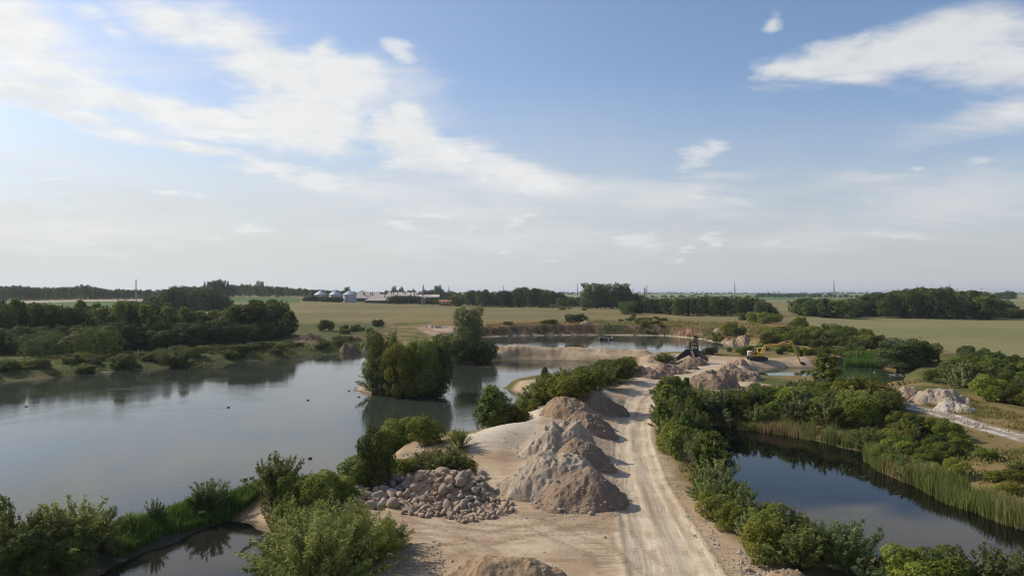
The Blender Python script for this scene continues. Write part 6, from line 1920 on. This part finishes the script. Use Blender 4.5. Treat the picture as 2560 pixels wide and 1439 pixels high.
def bird(u, v, wpx, rz, label, m, z=None, stand=False):
    if stand: g = ground(u, v)
    else: p = at_z(u, v, ZW); g = (p[0], p[1], ZW - .02)
    d = max(.5, wpx * g[1] / F)
    import bmesh
    bm = bmesh.new(); bmesh.ops.create_uvsphere(bm, u_segments=12, v_segments=8, radius=.5)
    for w in bm.verts:
        x, y, z_ = w.co
        tail = max(0, -x - .1); w.co = Vector((x, y * .5 * (1 - tail * .9), z_ * .40 + .16 + tail * .35))
    me = bpy.data.meshes.new('body'); bm.to_mesh(me); bm.free()
    me.materials.append(m); me.polygons.foreach_set('use_smooth', [True] * len(me.polygons))
    t = thing('duck', label, 'duck', g, R(rz), 'water birds on the big lake'); t.scale = (d, d, d)
    obj('body', me, t)
    MB().tube((.36, 0, .20), (.46, 0, .42), .09, .07).tube((.40, 0, .45), (.60, 0, .43), .09, .06).build('head', m, t)
    MB().tube((.58, 0, .43), (.72, 0, .41), .045, .03).build('bill', MM['yellow2'], t)
    if stand:
        for s in (-.08, .08): MB().tube((.02, s, .05), (.02, s, -.18), .02).build('leg', MM['yellow2'], t)
        t.location.z += .16 * d


def birds():
    bird(571, 1018, 7, 0, 'duck swimming in open water before the left wood', MM['duck'])
    bird(66, 1016, 6, 180, 'duck near the left edge, swimming left', MM['duckpale'])
    bird(338, 972, 5, 10, 'pale duck in the reflection of the left wood', MM['duckpale'])
    bird(613, 1199, 9, 5, 'rear one of two ducks beside the bright lakeside bush', MM['duck'])
    bird(629, 1195, 9, 5, 'front one of two ducks beside the bright lakeside bush', MM['duck'])
    bird(775, 1146, 8, 40, 'lone duck above the lakeside shrubs', MM['duck'])
    bird(770, 1000, 5, 0, 'small duck halfway between left wood and islet', MM['duck'])
    bird(873, 977, 6, 180, 'bird in the shallows off the islet tip', MM['duckpale'])
    bird(888, 972, 6, 60, 'bird standing on the sand tip of the islet', MM['duckpale'], stand=True)
    bird(897, 992, 5, 0, 'bird in the water just below the islet tip', MM['duck'])
    # long wakes: low ridges of water behind the swimming birds
    for (pa, w, lab) in (([(571, 1018), (480, 1022), (380, 1026), (300, 1030)], .016, 'long thin wake of the duck before the left wood'), ([(70, 1016), (100, 1013), (160, 1010)], .03, 'short bright wake of the duck near the left edge'),
                         ([(334, 972), (300, 971), (270, 971)], .02, 'tiny wake of the pale duck in the reflection')):
        pts = W(pa, ZW); V = []; Q = []
        ts = np.linspace(0, len(pts) - 1, 60); cx = np.interp(ts, range(len(pts)), pts[:, 0]); cy = np.interp(ts, range(len(pts)), pts[:, 1])
        for i in range(60):
            ww = .10 + .22 * i / 59; hh = w * (1 - i / 62) + .004
            for dy, dz in ((-ww, -.004), (-ww * .4, hh), (ww * .3, hh * .3), (ww, -.004)): V.append((cx[i], cy[i] + dy, ZW + dz))
        for i in range(59):
            for j in range(3): Q.append((i * 4 + j, i * 4 + 4 + j, i * 4 + 5 + j, i * 4 + 1 + j))
        o = obj('wake', mk_mesh('wake', V, Q, [M['lake']], True)); tag(o, lab, 'wake', kind='structure')


def litter():
    for (u, v, a, l, lab) in ((1118, 976, 8, 2.2, 'dark branch lying in the water at the right end of the islet'), (2370, 982, -25, 3.0, 'dead branch sticking out of the tallest spoil heap'), (2330, 985, 30, 3.2, 'longer dead branch across the tallest spoil heap'),
                              (2260, 975, -40, 2.4, 'thin dead branch leaning on the tan spoil heap')):
        g = ground(u, v); t = MB(); z = max(g[2], ZW) + (.1 if u < 2000 else 1.2)
        c, s = math.cos(R(a)), math.sin(R(a))
        t.tube((-l / 2, 0, 0), (0, .1, .12), .05, .04, 6).tube((0, .1, .12), (l / 2, 0, .3), .04, .02, 6).tube((0, .1, .12), (l * .3, .3, .5), .025, .01, 5)
        o = t.build('dead_branch', M['twig'], None, (g[0], g[1], z)); o.rotation_euler = (0, R(-8), R(a)); tag(o, lab, 'branch')
    for (u, v, w, lab) in ((630, 847, 9, 'white sheet lying under the trees of the left wood'), (531, 874, 5, 'white scrap on the brown earth of the left bank'), (530, 897, 5, 'white stone near the water of the left bank'),
                           (2186, 930, 3, 'white scrap at the green pond corner'), (268, 930, 22, 'pale flat slab at the water of the left shore'), (2245, 936, 20, 'pale log lying at the green pond corner')):
        p = at_z(u, v, max(ZW + .1, ground(u, v)[2])); z = max(hz(*p), ZW) + .12; k = p[1] / F
        m = MB(); l = w * k; m.add([(-l / 2, -.2, 0), (l / 2, -.2, 0), (l / 2.2, .2, .05), (-l / 2.2, .2, .05), (-l / 2.3, -.12, .10), (l / 2.3, -.1, .14), (l / 2.4, .12, .1), (-l / 2.4, .12, .08)],
                                  [(3, 2, 1, 0), (4, 5, 6, 7), (0, 1, 5, 4), (1, 2, 6, 5), (2, 3, 7, 6), (3, 0, 4, 7)])
        o = m.build('white_scrap' if w < 15 else 'pale_slab', MM['white'] if w < 15 else MM['steel'], None, (p[0], p[1], z)); tag(o, lab, 'scrap' if w < 15 else 'slab')


excavator(); hopper(); raft(); farm(); pylons(); birds(); litter()


# ------------------------------------------------------------------ the air
def haze():
    m = bpy.data.materials.new('haze'); m.use_nodes = True; nt = m.node_tree
    for n in list(nt.nodes): nt.nodes.remove(n)
    out = nt.nodes.new('ShaderNodeOutputMaterial'); v = nt.nodes.new('ShaderNodeVolumePrincipled')
    v.inputs['Color'].default_value = (.80, .88, 1.0, 1); v.inputs['Density'].default_value = HAZE; v.inputs['Anisotropy'].default_value = 0.3
    nt.links.new(v.outputs[0], out.inputs['Volume'])
    mb = MB().box(-15400, 15400, -15400, 15400, ZW - 4.5, 68)
    o = mb.build('haze', m); tag(o, 'thin blue summer haze over the whole landscape', 'haze', kind='stuff')


HAZE = 0.75e-4
haze()
